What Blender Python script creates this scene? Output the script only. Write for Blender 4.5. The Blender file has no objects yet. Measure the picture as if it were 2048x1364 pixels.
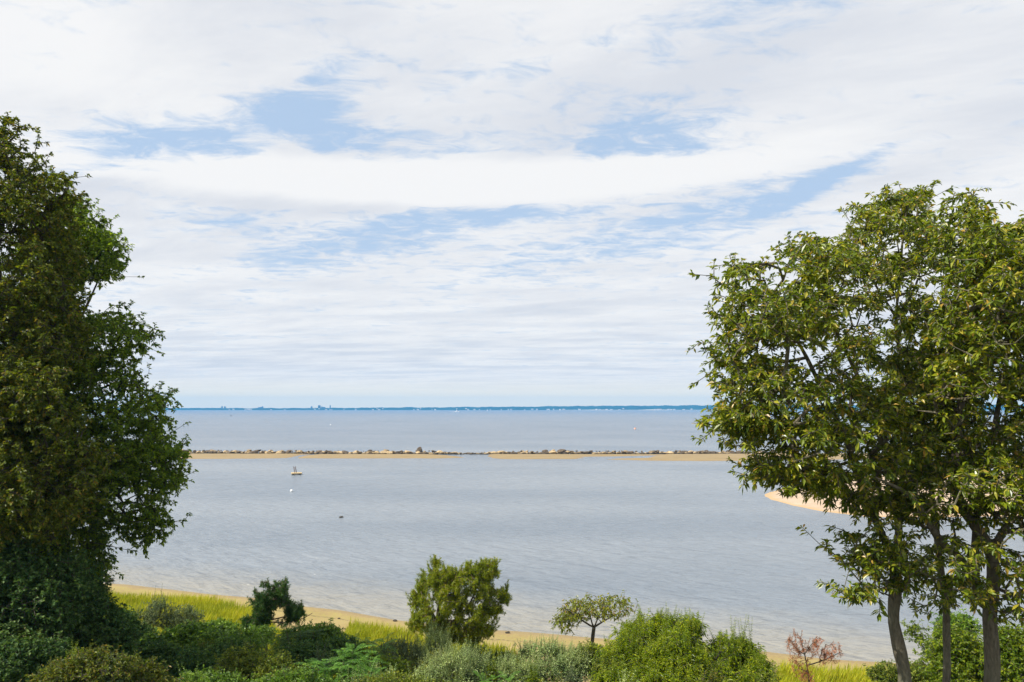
import bpy, math, random
import numpy as np
from mathutils import Vector

SC = bpy.context.scene
COL = SC.collection
# ------------------------------------------------------------------ camera, sky, sun, exposure
F, HOR, H = 1365.0, 815.0, 16.0          # focal length in photo pixels, horizon row, eye height above the water
W0, H0 = 2048.0, 1364.0
cam_d = bpy.data.cameras.new('camera')
cam = bpy.data.objects.new('camera', cam_d); COL.objects.link(cam)
cam.location = (0, 0, H); cam.rotation_euler = (math.radians(90), 0, 0)
cam_d.sensor_fit = 'HORIZONTAL'; cam_d.sensor_width = 36.0; cam_d.lens = 36.0 * F / W0
cam_d.shift_y = (HOR - H0 / 2) / W0
cam_d.clip_start = 0.1; cam_d.clip_end = 30000
SC.camera = cam
SC.view_settings.view_transform = 'Standard'; SC.view_settings.look = 'None'
SC.view_settings.exposure = 0.55; SC.view_settings.gamma = 1.0; SC.view_settings.use_curve_mapping = False

SUN_EL, SUN_AZ = math.radians(47), math.radians(252)     # azimuth clockwise from +Y (the view direction)
sd = Vector((math.cos(SUN_EL) * math.sin(SUN_AZ), math.cos(SUN_EL) * math.cos(SUN_AZ), math.sin(SUN_EL)))
sl = bpy.data.lights.new('sun', 'SUN'); sl.energy = 5.0; sl.angle = math.radians(0.6); sl.color = (1.0, 0.94, 0.83)
so = bpy.data.objects.new('sun', sl); COL.objects.link(so); so.rotation_euler = sd.to_track_quat('Z', 'Y').to_euler()
so.location = (0, 0, 60)

# ---- small expression layer over shader nodes
class E:
    def __init__(s, nt, sock): s.nt, s.s = nt, sock
    def _m(s, op, *a, clamp=False):
        n = s.nt.nodes.new('ShaderNodeMath'); n.operation = op; n.use_clamp = clamp
        for i, v in enumerate((s,) + a):
            if isinstance(v, E): s.nt.links.new(v.s, n.inputs[i])
            else: n.inputs[i].default_value = v
        return E(s.nt, n.outputs[0])
    def __add__(s, o): return s._m('ADD', o)
    def __sub__(s, o): return s._m('SUBTRACT', o)
    def __mul__(s, o): return s._m('MULTIPLY', o)
    def __truediv__(s, o): return s._m('DIVIDE', o)
    __radd__ = __add__; __rmul__ = __mul__
    def mx(s, o): return s._m('MAXIMUM', o)
    def mn(s, o): return s._m('MINIMUM', o)
    def exp(s): return s._m('EXPONENT')
    def sq(s): return s._m('MULTIPLY', s)
    def abs(s): return s._m('ABSOLUTE')
    def sin(s): return s._m('SINE')
    def pw(s, p): return s._m('POWER', p)
    def smooth(s, a, b, lo=0.0, hi=1.0):
        n = s.nt.nodes.new('ShaderNodeMapRange'); n.interpolation_type = 'SMOOTHSTEP'
        s.nt.links.new(s.s, n.inputs[0]); n.inputs[1].default_value = a; n.inputs[2].default_value = b
        n.inputs[3].default_value = lo; n.inputs[4].default_value = hi
        return E(s.nt, n.outputs[0])
def put(nt, v, sock):
    if isinstance(v, E): nt.links.new(v.s, sock)
    elif hasattr(v, 'is_output'): nt.links.new(v, sock)
    elif isinstance(v, (tuple, list)) and len(v) == 3 and len(sock.default_value) == 4: sock.default_value = (*v, 1)
    else: sock.default_value = v
def combine(nt, x, y, z=0.0):
    n = nt.nodes.new('ShaderNodeCombineXYZ')
    for i, v in enumerate((x, y, z)): put(nt, v, n.inputs[i])
    return n.outputs[0]
def noise(nt, vec, scale, detail=4.0, rough=0.55, dist=0.0):
    n = nt.nodes.new('ShaderNodeTexNoise'); n.inputs['Scale'].default_value = scale
    n.inputs['Detail'].default_value = detail; n.inputs['Roughness'].default_value = rough; n.inputs['Distortion'].default_value = dist
    if vec is not None: nt.links.new(vec, n.inputs['Vector'])
    return E(nt, n.outputs['Fac'])
def mixc(nt, f, a, b, mode='MIX'):
    n = nt.nodes.new('ShaderNodeMix'); n.data_type = 'RGBA'; n.blend_type = mode
    put(nt, f, n.inputs[0]); put(nt, a, n.inputs[6]); put(nt, b, n.inputs[7])
    return n.outputs[2]
def ramp(nt, f, stops):
    n = nt.nodes.new('ShaderNodeValToRGB'); put(nt, f, n.inputs[0])
    e = n.color_ramp.elements
    while len(e) < len(stops): e.new(0.5)
    for k, (p, c) in enumerate(stops): e[k].position = p; e[k].color = (*c, 1)
    return n.outputs[0]
def xyz(nt, sock):
    n = nt.nodes.new('ShaderNodeSeparateXYZ'); nt.links.new(sock, n.inputs[0])
    return [E(nt, o) for o in n.outputs]

def build_world():
    w = bpy.data.worlds.new('World'); SC.world = w; w.use_nodes = True
    nt = w.node_tree; bg = nt.nodes['Background']; bg.inputs[1].default_value = 0.070
    sky = nt.nodes.new('ShaderNodeTexSky'); sky.sky_type = 'NISHITA'; sky.sun_disc = False
    sky.sun_elevation = SUN_EL; sky.sun_rotation = SUN_AZ; sky.dust_density = 0.6; sky.ozone_density = 2.0; sky.air_density = 1.0
    tc = nt.nodes.new('ShaderNodeTexCoord')
    x, y, z = xyz(nt, tc.outputs['Generated'])
    az = E(nt, x.s)._m('ARCTAN2', y); el = E(nt, z.s)._m('ARCSINE')
    zc = z.mx(0.0) + 0.07
    px, py = x / zc, y / zc
    a = math.radians(-62)                                   # the cloud bands run towards this azimuth
    al = px * math.sin(a) + py * math.cos(a); ac = px * math.cos(a) - py * math.sin(a)
    n1 = noise(nt, combine(nt, al * 0.30, ac * 0.85, 1.3), 0.9, 7, 0.56, 0.25)
    n2 = noise(nt, combine(nt, al * 0.8, ac * 2.0, 7.7), 1.7, 9, 0.66, 0.35)
    n4 = noise(nt, combine(nt, px * 0.35, py * 1.1, 4.2), 2.4, 6, 0.6, 0.2)   # ripples low over the horizon
    wx_ = noise(nt, combine(nt, px, py, 2.2), 1.2, 3)
    n5 = noise(nt, combine(nt, px * 1.5 + wx_ * 0.5, py * 2.4, 5.5), 4.6, 9, 0.66, 0.5)
    wob = noise(nt, combine(nt, al * 0.6, ac * 0.9, 3.1), 1.3, 5, 0.6) - 0.5
    def blob(cx, cy, rx, ry, rot=0.0, pw=1, wb=0.0):
        u, v = (cx - 1024) / F, (HOR - cy) / F
        a0, e0 = math.atan(u), math.atan(v / math.hypot(1, u))
        kx, ky = 1 / (1 + u * u) / F, 1 / math.hypot(1, u) / (1 + v * v) / F
        da, de = (az - a0) * (1 / kx), (el - e0) * (1 / ky)
        if wb: de = de + wob * wb
        c, s = math.cos(math.radians(rot)), math.sin(math.radians(rot))
        p, q = (da * c + de * s) * (1 / rx), (de * c - da * s) * (1 / ry)
        r2 = p.sq() + q.sq()
        if pw == 2: r2 = r2.sq()
        return (r2 * -1.0).exp()
    cov = (n1 - 0.5) * 0.7 + (n2 - 0.5) * 1.1 + (n5 - 0.5) * 2.0 + 0.77
    for w_, b in ((-0.72, blob(240, 305, 190, 52, 8, 1, 70)), (-0.40, blob(430, 312, 210, 62, 12, 1, 70)),
                  (-0.62, blob(590, 215, 150, 56, 25, 1, 80)), (-0.50, blob(680, 280, 150, 50, -10, 1, 80)), (-0.28, blob(860, 285, 220, 40, 0, 1, 60)),
                  (0.42, blob(555, 285, 75, 32, -12)), (-0.62, blob(1285, 250, 125, 50, -6, 1, 60)), (-0.46, blob(1300, 308, 190, 24, -4, 1, 30)),
                  (-0.72, blob(1630, 374, 150, 22, 22, 1, 30)), (-0.42, blob(1470, 400, 190, 34, 8, 1, 40)),
                  (-0.66, blob(770, 472, 130, 40, 6, 1, 60)), (-0.58, blob(960, 432, 190, 22, 3, 1, 40)), (-0.55, blob(600, 515, 110, 30, 4, 1, 50)),
                  (-0.42, blob(1500, 15, 210, 46, 10, 1, 60)), (-0.34, blob(1240, 480, 300, 70, 12, 1, 60)), (-0.32, blob(470, 445, 150, 32, 0, 1, 50)),
                  (0.30, blob(160, 110, 420, 120, 10)), (0.25, blob(1800, 540, 300, 110, 14)), (0.14, blob(1800, 180, 330, 110, 18)),
                  (0.10, blob(760, 640, 620, 90, 0)), (-0.10, blob(1050, 795, 2200, 26, 0))):
        cov = cov + b * w_
    lens = blob(840, 368, 700, 46, 2, 2, 26)
    cov = cov + lens * 0.75
    mask = cov.smooth(0.12, 0.80)
    thin = mask * 0.90 + 0.06
    # bright tops, lavender-grey thick parts
    g = (n1 - 0.42) * 1.3 + (n2 - 0.5) * 1.3 + (n4 - 0.5) * 0.8
    for w_, b in ((0.55, blob(1440, 130, 330, 90, 12)), (0.35, blob(620, 60, 300, 120, 0)), (0.3, blob(1130, 250, 120, 110, 30)), (-0.8, lens),
                  (0.30, blob(860, 412, 560, 22, 2)), (0.2, blob(1950, 300, 240, 90, 14)), (-0.3, blob(150, 100, 300, 140, 0)), (-0.3, blob(1750, 480, 300, 60, 16))):
        g = g + b * w_
    cc = mixc(nt, g.smooth(-0.25, 0.75), (9.35, 9.3, 9.25), (7.1, 7.35, 7.9))
    # long thin streaks low down
    low = el.smooth(0.02, 0.24, 1.0, 0.0)
    st = (n4.smooth(0.42, 0.66) * low)
    cc = mixc(nt, st * 0.6, cc, (6.0, 6.6, 7.6))
    blue = mixc(nt, 0.70, sky.outputs[0], (4.6, 6.7, 9.6))
    veil = mixc(nt, el.smooth(0.0, 0.30, 0.66, 0.22), blue, (6.6, 7.4, 8.4))
    c = mixc(nt, thin, veil, cc)
    hz = el.smooth(0.0, 0.075, 0.6, 0.0)
    c = mixc(nt, hz, c, (9.6, 9.3, 9.0))
    c = mixc(nt, el.smooth(0.006, 0.05, 0.92, 0.0), c, (11.6, 10.2, 7.6))
    nt.links.new(c, bg.inputs[0])
build_world()

# ------------------------------------------------------------------ helpers
def P(px, py, Y): return np.array(((px - 1024) / F * Y, Y, H + (HOR - py) / F * Y))
def tag(o, label=None, cat=None, group=None, kind=None):
    if label: o['label'] = label
    if cat: o['category'] = cat
    if group: o['group'] = group
    if kind: o['kind'] = kind
    return o
def mesh_obj(name, V, faces, mat=None, parent=None, smooth=False, attr=None):
    """V (n,3); faces: list of int arrays (m,k), each with one k"""
    V = np.asarray(V, np.float32)
    me = bpy.data.meshes.new(name)
    me.vertices.add(len(V)); me.vertices.foreach_set('co', V.ravel())
    faces = [np.asarray(f, np.int32) for f in faces if len(f)]
    tot = np.concatenate([np.full(len(f), f.shape[1], np.int32) for f in faces])
    idx = np.concatenate([f.ravel() for f in faces])
    st = np.concatenate(([0], np.cumsum(tot)[:-1])).astype(np.int32)
    me.loops.add(len(idx)); me.loops.foreach_set('vertex_index', idx)
    me.polygons.add(len(tot)); me.polygons.foreach_set('loop_start', st); me.polygons.foreach_set('loop_total', tot)
    me.polygons.foreach_set('use_smooth', np.full(len(tot), smooth, bool))
    if attr:
        for k, v in attr.items():
            a = me.attributes.new(k, 'FLOAT', 'POINT'); a.data.foreach_set('value', np.asarray(v, np.float32))
    me.update(calc_edges=True)
    if mat: me.materials.append(mat)
    o = bpy.data.objects.new(name, me); COL.objects.link(o)
    if parent: o.parent = parent
    return o
def empty(name, loc=(0, 0, 0)):
    o = bpy.data.objects.new(name, None); COL.objects.link(o); o.location = loc; o.empty_display_size = 0.2
    return o
def local(V, root): return np.asarray(V) - np.array(root.location)
def unit(v): return v / np.maximum(np.linalg.norm(v, axis=-1, keepdims=True), 1e-9)

_tab = np.random.default_rng(5).random((64, 64, 64))
def vnoise(p, s):
    q = np.asarray(p) * s + 31.7; i = np.floor(q).astype(int); f = q - i; f = f * f * (3 - 2 * f); r = 0
    for dx in (0, 1):
        for dy in (0, 1):
            for dz in (0, 1):
                w = (f[..., 0] if dx else 1 - f[..., 0]) * (f[..., 1] if dy else 1 - f[..., 1]) * (f[..., 2] if dz else 1 - f[..., 2])
                r = r + w * _tab[(i[..., 0] + dx) % 64, (i[..., 1] + dy) % 64, (i[..., 2] + dz) % 64]
    return r
def fbm(p, s): return (vnoise(p, s) * 4 + vnoise(p, s * 2.1) * 2 + vnoise(p, s * 4.3)) / 7

# ------------------------------------------------------------------ materials
def new_mat(name):
    m = bpy.data.materials.new(name); m.use_nodes = True
    nt = m.node_tree; b = nt.nodes['Principled BSDF']; return m, nt, b, nt.nodes['Material Output']
def pos(nt): return nt.nodes.new('ShaderNodeNewGeometry').outputs['Position']
def objco(nt): return nt.nodes.new('ShaderNodeTexCoord').outputs['Object']
def bump(nt, b, h, strength=0.5, dist=0.02):
    n = nt.nodes.new('ShaderNodeBump'); n.inputs['Strength'].default_value = strength; n.inputs['Distance'].default_value = dist
    put(nt, h, n.inputs['Height']); nt.links.new(n.outputs[0], b.inputs['Normal']); return n
def leaf_mat(name, stops, trans=0.35, rough=0.45, spec=0.35, clump=0.9, tcol=(1.5, 1.5, 0.7)):
    m, nt, b, out = new_mat(name)
    g = nt.nodes.new('ShaderNodeNewGeometry')
    c = ramp(nt, E(nt, g.outputs['Random Per Island']), stops)
    n = noise(nt, g.outputs['Position'], clump, 3, 0.6)
    c = mixc(nt, 1.0, c, ramp(nt, n, [(0.3, (0.72, 0.80, 0.80)), (0.7, (1.22, 1.15, 1.1))]), 'MULTIPLY')
    nt.links.new(c, b.inputs['Base Color']); b.inputs['Roughness'].default_value = rough
    b.inputs['Specular IOR Level'].default_value = spec
    t = nt.nodes.new('ShaderNodeBsdfTranslucent'); nt.links.new(mixc(nt, 1.0, c, tcol, 'MULTIPLY'), t.inputs[0])
    mx = nt.nodes.new('ShaderNodeMixShader'); mx.inputs[0].default_value = trans
    nt.links.new(b.outputs[0], mx.inputs[1]); nt.links.new(t.outputs[0], mx.inputs[2]); nt.links.new(mx.outputs[0], out.inputs[0])
    return m
def bark_mat(name, c1, c2, sc=9.0):
    m, nt, b, out = new_mat(name); p = objco(nt)
    mp = nt.nodes.new('ShaderNodeMapping'); mp.inputs['Scale'].default_value = (1, 1, 0.22); nt.links.new(p, mp.inputs[0])
    n = noise(nt, mp.outputs[0], sc * 2.2, 6, 0.7, 0.6); n2 = noise(nt, p, 1.7, 3)
    c = ramp(nt, n, [(0.33, c1), (0.68, c2)])
    c = mixc(nt, n2.smooth(0.35, 0.7) * 0.5, c, (c2[0] * 0.8, c2[1] * 0.95, c2[2] * 0.85))
    nt.links.new(c, b.inputs['Base Color']); b.inputs['Roughness'].default_value = 0.9; b.inputs['Specular IOR Level'].default_value = 0.15
    bump(nt, b, n, 1.0, 0.03); return m
def plain(name, c, rough=0.6, var=0.25, sc=3.0):
    m, nt, b, out = new_mat(name); n = noise(nt, objco(nt), sc, 5, 0.6)
    nt.links.new(mixc(nt, n.smooth(0.3, 0.7), tuple(v * (1 - var) for v in c), tuple(min(1, v * (1 + var)) for v in c)), b.inputs['Base Color'])
    b.inputs['Roughness'].default_value = rough; return m

# ------------------------------------------------------------------ the setting: ground, water, bars
shore_px = [(195, 1165), (330, 1178), (470, 1192), (560, 1203), (620, 1212), (700, 1224), (800, 1240), (900, 1252), (1000, 1261), (1200, 1277), (1400, 1293), (1550, 1306), (1700, 1320), (2048, 1350)]
_sp = np.array([P(a, b, H * F / (b - HOR)) for a, b in shore_px])
_sx = np.concatenate(([-320, -90], _sp[:, 0], [60, 320])); _sy = np.concatenate(([150, 79], _sp[:, 1], [33, -60]))
def shore_d(x, y): return (np.interp(x, _sx, _sy) - y) * 0.956
def ground_z(x, y):
    d = shore_d(x, y)
    z = np.interp(d, [-60, -30, -5, 0, 4, 8, 14, 19, 26, 31, 38, 52, 90], [-4, -2, -0.4, 0, 0.35, 0.7, 1.15, 2.0, 4.4, 6.0, 7.4, 8.4, 9.5])
    q = np.stack([x, y, 0 * x], -1)
    return z + (fbm(q, 0.35) - 0.5) * 0.25 * np.clip(d / 6, 0.0, 3) + (vnoise(q, 0.22) - 0.5) * 0.07
def grid(xs, ys, zf):
    X, Y = np.meshgrid(xs, ys); Z = zf(X, Y); n, m = X.shape
    V = np.stack([X, Y, Z], -1).reshape(-1, 3); i = np.arange(n * m).reshape(n, m)
    return V, np.stack([i[:-1, :-1], i[:-1, 1:], i[1:, 1:], i[1:, :-1]], -1).reshape(-1, 4)
def sand_material():
    m, nt, b, out = new_mat('beach_sand'); p = pos(nt)
    at = nt.nodes.new('ShaderNodeAttribute'); at.attribute_name = 'inland'; d = E(nt, at.outputs['Fac'])
    n1 = noise(nt, p, 0.35, 6, 0.65); n2 = noise(nt, p, 4.0, 5, 0.7); n3 = noise(nt, p, 22, 3, 0.7)
    c = ramp(nt, n1 * 0.6 + n2 * 0.4, [(0.30, (0.215, 0.150, 0.055)), (0.55, (0.305, 0.222, 0.095)), (0.75, (0.38, 0.30, 0.155))])
    alg = ((d + (n1 - 0.5) * 5.0).smooth(0.0, 1.5)) * ((d + (n1 - 0.5) * 5.0).smooth(2.0, 6.5, 1, 0)) * n2.smooth(0.35, 0.6)
    c = mixc(nt, alg * 0.6, c, (0.27, 0.24, 0.045))
    wet = (d + (n2 - 0.5) * 0.6).smooth(0.1, 1.1, 1, 0)
    c = mixc(nt, wet * 0.6, c, (0.20, 0.15, 0.075))
    wr = (d + (n1 - 0.5) * 2.2 - 2.6).abs().smooth(0.0, 0.35, 1, 0) * n2.smooth(0.42, 0.58)   # wrack line
    c = mixc(nt, wr * 0.75, c, (0.06, 0.045, 0.02))
    c = mixc(nt, n3.smooth(0.60, 0.72) * 0.45, c, (0.18, 0.13, 0.07))
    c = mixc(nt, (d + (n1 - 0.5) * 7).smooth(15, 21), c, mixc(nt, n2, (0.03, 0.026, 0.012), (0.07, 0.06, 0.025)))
    nt.links.new(c, b.inputs['Base Color']); b.inputs['Roughness'].default_value = 0.9
    bump(nt, b, n2 + n3 * 0.4, 0.6, 0.06); return m
gx = np.concatenate([np.arange(-300, -90, 8), np.arange(-90, 70, 0.8), np.arange(70, 300, 8)])
gy = np.concatenate([np.arange(-80, -10, 5), np.arange(-10, 110, 0.8)])
V, Fq = grid(gx, gy, ground_z)
ground = mesh_obj('ground', V, [Fq], sand_material(), smooth=True, attr={'inland': np.where((V[:, 0] - P(262, 0, 41)[0]) ** 2 / 4 + (V[:, 1] - 41) ** 2 / 9 < 1, 11, shore_d(V[:, 0], V[:, 1]))}); tag(ground, kind='structure')

def water_material():
    m, nt, b, out = new_mat('sea_water'); p = pos(nt); x, y, z = xyz(nt, p)
    d = (x + 38) * 0.294 + (y - 62.6) * 0.956                 # metres out from the near beach
    ca, sa = math.cos(math.radians(-40)), math.sin(math.radians(-40))
    u, v = x * ca + y * sa, y * ca - x * sa                   # u along the crests, v across
    w1 = noise(nt, combine(nt, u * 0.22, v * 0.80), 1.0, 3, 0.5, 0.5)
    w2 = noise(nt, combine(nt, x * 0.55, y * 1.5, 3.0), 1.0, 4, 0.6, 0.3)
    w3 = noise(nt, combine(nt, x * 0.10, y * 0.22, 9.0), 1.0, 3, 0.6, 0.2)
    pat = noise(nt, combine(nt, x * 0.012, y * 0.03, 2.0), 1.0, 4, 0.6)
    near = d.smooth(0, 55, 1, 0)
    h = w1 * (near * 0.45 + 0.40) + w2 * 0.5 + w3 * 1.5 + noise(nt, combine(nt, x * 0.28, y * 0.75, 5.0), 1.0, 3, 0.55, 0.3) * 1.2
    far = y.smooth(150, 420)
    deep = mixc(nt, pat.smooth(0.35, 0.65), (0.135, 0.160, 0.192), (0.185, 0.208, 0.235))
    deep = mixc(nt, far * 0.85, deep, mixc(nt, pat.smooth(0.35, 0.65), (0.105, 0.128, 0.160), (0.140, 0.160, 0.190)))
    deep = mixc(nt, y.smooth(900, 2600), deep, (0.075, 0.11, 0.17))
    n = noise(nt, p, 0.25, 3)
    sh = (d + (n - 0.5) * 6).smooth(-0.5, 11, 1, 0)
    c = mixc(nt, sh * 0.5, deep, (0.31, 0.27, 0.19))
    nt.links.new(c, b.inputs['Base Color'])
    b.inputs['Roughness'].default_value = 0.26; b.inputs['IOR'].default_value = 1.40
    bn = bump(nt, b, h, 0.62, 0.55)
    nt.links.new((near * 0.0 + pat.smooth(0.3, 0.7, 0.75, 1.0)).s, bn.inputs['Strength'])
    return m
wy = np.concatenate([np.arange(-60, 300, 20), np.geomspace(300, 5200, 40)]); wx = np.linspace(-5000, 5000, 41)
V, Fq = grid(wx, wy, lambda x, y: 0 * x)
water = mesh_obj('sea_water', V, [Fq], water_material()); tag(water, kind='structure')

def bar_material(name, stops, wetc):
    m, nt, b, out = new_mat(name); p = pos(nt); z = xyz(nt, p)[2]
    x, y, _ = xyz(nt, p)
    n1 = noise(nt, combine(nt, x * 0.08, y * 0.5), 1.0, 6, 0.65); n2 = noise(nt, p, 1.2, 5, 0.7)
    c = ramp(nt, n1 * 0.65 + n2 * 0.35, stops)
    c = mixc(nt, (z + (n1 - 0.5) * 0.15).smooth(0.02, 0.16, 1, 0) * 0.8, c, wetc)
    nt.links.new(c, b.inputs['Base Color']); b.inputs['Roughness'].default_value = 0.9
    bump(nt, b, n2, 0.5, 0.1); return m
def sand_bar(name, poly_px, top, slope, mat, nx=220, ny=70, attr=None):
    poly = np.array([P(a, b, H * F / (b - HOR))[:2] for a, b in poly_px])
    lo, hi = poly.min(0) - 2, poly.max(0) + 2
    def zf(X, Y):
        q = np.stack([X, Y], -1); A, B = poly, np.roll(poly, -1, 0)
        dist = np.full(X.shape, 1e9); ins = np.zeros(X.shape, bool)
        for a, b in zip(A, B):
            e = b - a; t = np.clip(((q - a) @ e) / (e @ e), 0, 1)
            dist = np.minimum(dist, np.linalg.norm(q - a - t[..., None] * e, axis=-1))
            c = (a[1] > Y) != (b[1] > Y)
            ins ^= c & (X < (b[0] - a[0]) * (Y - a[1]) / (b[1] - a[1] + 1e-12) + a[0])
        s = np.where(ins, dist, -dist)
        q3 = np.stack([X, Y, 0 * X], -1)
        s = s + (fbm(q3, 0.12) - 0.5) * 3.0
        return np.where(s > 0, top * (1 - np.exp(-s * slope / top)), np.maximum(s * 0.12, -0.5)) + (vnoise(q3, 0.3) - 0.5) * 0.06
    V, Fq = grid(np.linspace(lo[0], hi[0], nx), np.linspace(lo[1], hi[1], ny), zf)
    return tag(mesh_obj(name, V, [Fq], mat, smooth=True), kind='structure')
bm_ = bar_material('bar_sand', [(0.3, (0.175, 0.122, 0.055)), (0.55, (0.25, 0.182, 0.085)), (0.75, (0.31, 0.24, 0.125))], (0.22, 0.15, 0.07))
sand_bar('sand_bar', [(150, 918.5), (340, 918), (500, 917.4), (572, 916), (590, 912.5), (598, 910), (640, 907.5), (150, 906)], 0.55, 0.09, bm_)
sand_bar('sand_bar', [(596, 916.6), (700, 917), (860, 916.8), (934, 915.6), (916, 912.5), (890, 910), (860, 908.2), (640, 908), (612, 911)], 0.5, 0.09, bm_)
sand_bar('sand_bar', [(974, 912), (982, 916.4), (1010, 918), (1100, 918.4), (1150, 917.6), (1172, 915.6), (1160, 914), (1330, 910.5), (1330, 908.5), (985, 908)], 0.5, 0.09, bm_)
sand_bar('sand_bar', [(1210, 919), (1290, 921), (1400, 922.3), (1500, 921), (1640, 919), (1800, 918), (1800, 906), (1330, 908), (1310, 912), (1290, 915.5), (1230, 917)], 0.6, 0.10, bm_)
spit_m = bar_material('spit_sand', [(0.3, (0.33, 0.235, 0.155)), (0.55, (0.41, 0.31, 0.22)), (0.75, (0.48, 0.38, 0.285))], (0.40, 0.26, 0.12))
sand_bar('sand_spit', [(1533, 990), (1545, 1000), (1580, 1011), (1640, 1022), (1720, 1031), (1800, 1035), (1900, 1035), (2048, 1034), (2200, 1034), (2300, 1010), (2300, 950), (2048, 944), (1750, 950), (1640, 960), (1570, 975), (1540, 984)], 1.7, 0.10, spit_m, 200, 120)

def far_land():
    m, nt, b, out = new_mat('far_woods'); p = pos(nt)
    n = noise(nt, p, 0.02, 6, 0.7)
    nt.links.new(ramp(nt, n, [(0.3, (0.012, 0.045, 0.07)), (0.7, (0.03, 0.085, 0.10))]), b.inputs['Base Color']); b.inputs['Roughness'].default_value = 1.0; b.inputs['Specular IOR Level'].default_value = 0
    xs = np.arange(-4200, 4200, 7.0); D = 4250.0
    pxs = xs / D * F + 1024
    topy = np.interp(pxs, [-400, 340, 430, 620, 700, 830, 1080, 1280, 1450, 2048], [816, 816.0, 816.2, 816.2, 815.2, 814.6, 812.6, 810.8, 810.4, 809])
    q = np.stack([xs, 0 * xs, 0 * xs], -1)
    top = H + (HOR - topy) * D / F + (fbm(q, 0.012) - 0.5) * 7 + (vnoise(q, 0.07) - 0.5) * 4.0
    top = np.maximum(top, 5)
    ds = [0, 12, 60, 160, 320]; ks = [0.0, 0.42, 0.72, 1.0, 0.7]
    rows = []
    for dd, k in zip(ds, ks):
        jit = (vnoise(q + dd, 0.05) - 0.5) * (4.0 if k else 0)
        rows.append(np.stack([xs, np.full_like(xs, D + dd), top * k + jit - (0.3 if not k else 0)], -1))
    V = np.concatenate(rows); n = len(xs); i = np.arange(len(V)).reshape(len(ds), n)
    Fq = np.stack([i[:-1, :-1], i[:-1, 1:], i[1:, 1:], i[1:, :-1]], -1).reshape(-1, 4)
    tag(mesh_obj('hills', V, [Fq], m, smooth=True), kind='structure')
    bx = np.arange(250, 2000, 9.0)                            # pale strip of far beach
    s = plain('far_beach_sand', (0.62, 0.55, 0.45), 0.9, 0.2, 0.05)
    w = 1.0 + 3.4 * np.clip(vnoise(np.stack([bx, bx * 0, bx * 0], -1), 0.006) - 0.42, 0, 1) * 2.0
    V = np.concatenate([np.stack([bx, np.full_like(bx, D - 14), 0 * bx - 0.2], -1), np.stack([bx, np.full_like(bx, D - 2), w], -1)])
    i = np.arange(len(V)).reshape(2, -1)
    tag(mesh_obj('far_beach', V, [np.stack([i[0, :-1], i[0, 1:], i[1, 1:], i[1, :-1]], -1)], s), kind='structure')
far_land()

# ------------------------------------------------------------------ solids
class MB:
    def __init__(s): s.v = []; s.f = {}; s.n = 0
    def add(s, V, faces):
        s.v.append(np.asarray(V, float))
        for f in faces: s.f.setdefault(len(f), []).append([k + s.n for k in f])
        s.n += len(V)
    def box(s, c, size, taper=1.0, rz=0.0):
        hx, hy, hz = [v / 2 for v in size]; V = []
        for z, t in ((-hz, 1), (hz, taper)):
            for x, y in ((-hx, -hy), (hx, -hy), (hx, hy), (-hx, hy)): V.append((x * t, y * t, z))
        V = np.array(V); cz, sz = math.cos(rz), math.sin(rz)
        V[:, :2] = V[:, :2] @ np.array([[cz, sz], [-sz, cz]])
        s.add(V + np.array(c), [(0, 3, 2, 1), (4, 5, 6, 7), (0, 1, 5, 4), (1, 2, 6, 5), (2, 3, 7, 6), (3, 0, 4, 7)])
    def gable(s, c, size, h):                                   # roof prism, ridge along x
        hx, hy = size[0] / 2, size[1] / 2
        V = np.array([(-hx, -hy, 0), (hx, -hy, 0), (hx, hy, 0), (-hx, hy, 0), (-hx, 0, h), (hx, 0, h)]) + np.array(c)
        s.add(V, [(0, 1, 5, 4), (2, 3, 4, 5), (1, 2, 5), (3, 0, 4), (0, 3, 2, 1)])
    def tube(s, pts, r, n=8):
        pts = [np.array(p, float) for p in pts]; rr = r if hasattr(r, '__len__') else [r] * len(pts)
        V, fs = sweep(np.array(pts), np.array(rr), n); s.add(V, [tuple(f) for f in fs])
    def build(s, name, mat, parent=None, smooth=False, world=False):
        V = np.concatenate(s.v)
        if world: V = V - np.array(parent.location)
        return mesh_obj(name, V, [np.array(f) for f in s.f.values()], mat, parent, smooth)
def sweep(pts, rad, n=10):
    k = len(pts); T = unit(np.gradient(pts, axis=0)); ref = np.array((0.31, 0.95, 0.05)); V = []
    for i in range(k):
        a = ref - np.dot(ref, T[i]) * T[i]; a /= np.linalg.norm(a); b = np.cross(T[i], a); ref = a
        th = np.arange(n) * 2 * math.pi / n
        V.append(pts[i] + rad[i] * (np.cos(th)[:, None] * a + np.sin(th)[:, None] * b))
    V = np.concatenate(V); i = np.arange(k * n).reshape(k, n); j = np.roll(i, -1, 1)
    return V, np.stack([i[:-1], j[:-1], j[1:], i[1:]], -1).reshape(-1, 4)
def rock_mesh(name, rng, mat, flat=0.7, elong=1.3, rough=0.5):
    import bmesh
    bm = bmesh.new(); bmesh.ops.create_icosphere(bm, subdivisions=3, radius=1.0)
    pl = unit(rng.normal(size=(9, 3))); h = rng.uniform(0.55, 0.95, 9)
    off = rng.uniform(0, 40, 3)
    co = np.array([v.co for v in bm.verts])
    for n_, h_ in zip(pl, h):
        dd = co @ n_ - h_; co = co - np.where(dd > 0, dd, 0)[:, None] * n_ * 0.9
    co *= (1 + (fbm(co + off, 1.6) - 0.5)[:, None] * rough)
    co *= np.array((elong, 1.0, flat))
    for v, c in zip(bm.verts, co): v.co = c
    me = bpy.data.meshes.new(name); bm.to_mesh(me); bm.free(); me.materials.append(mat); return me
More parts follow.
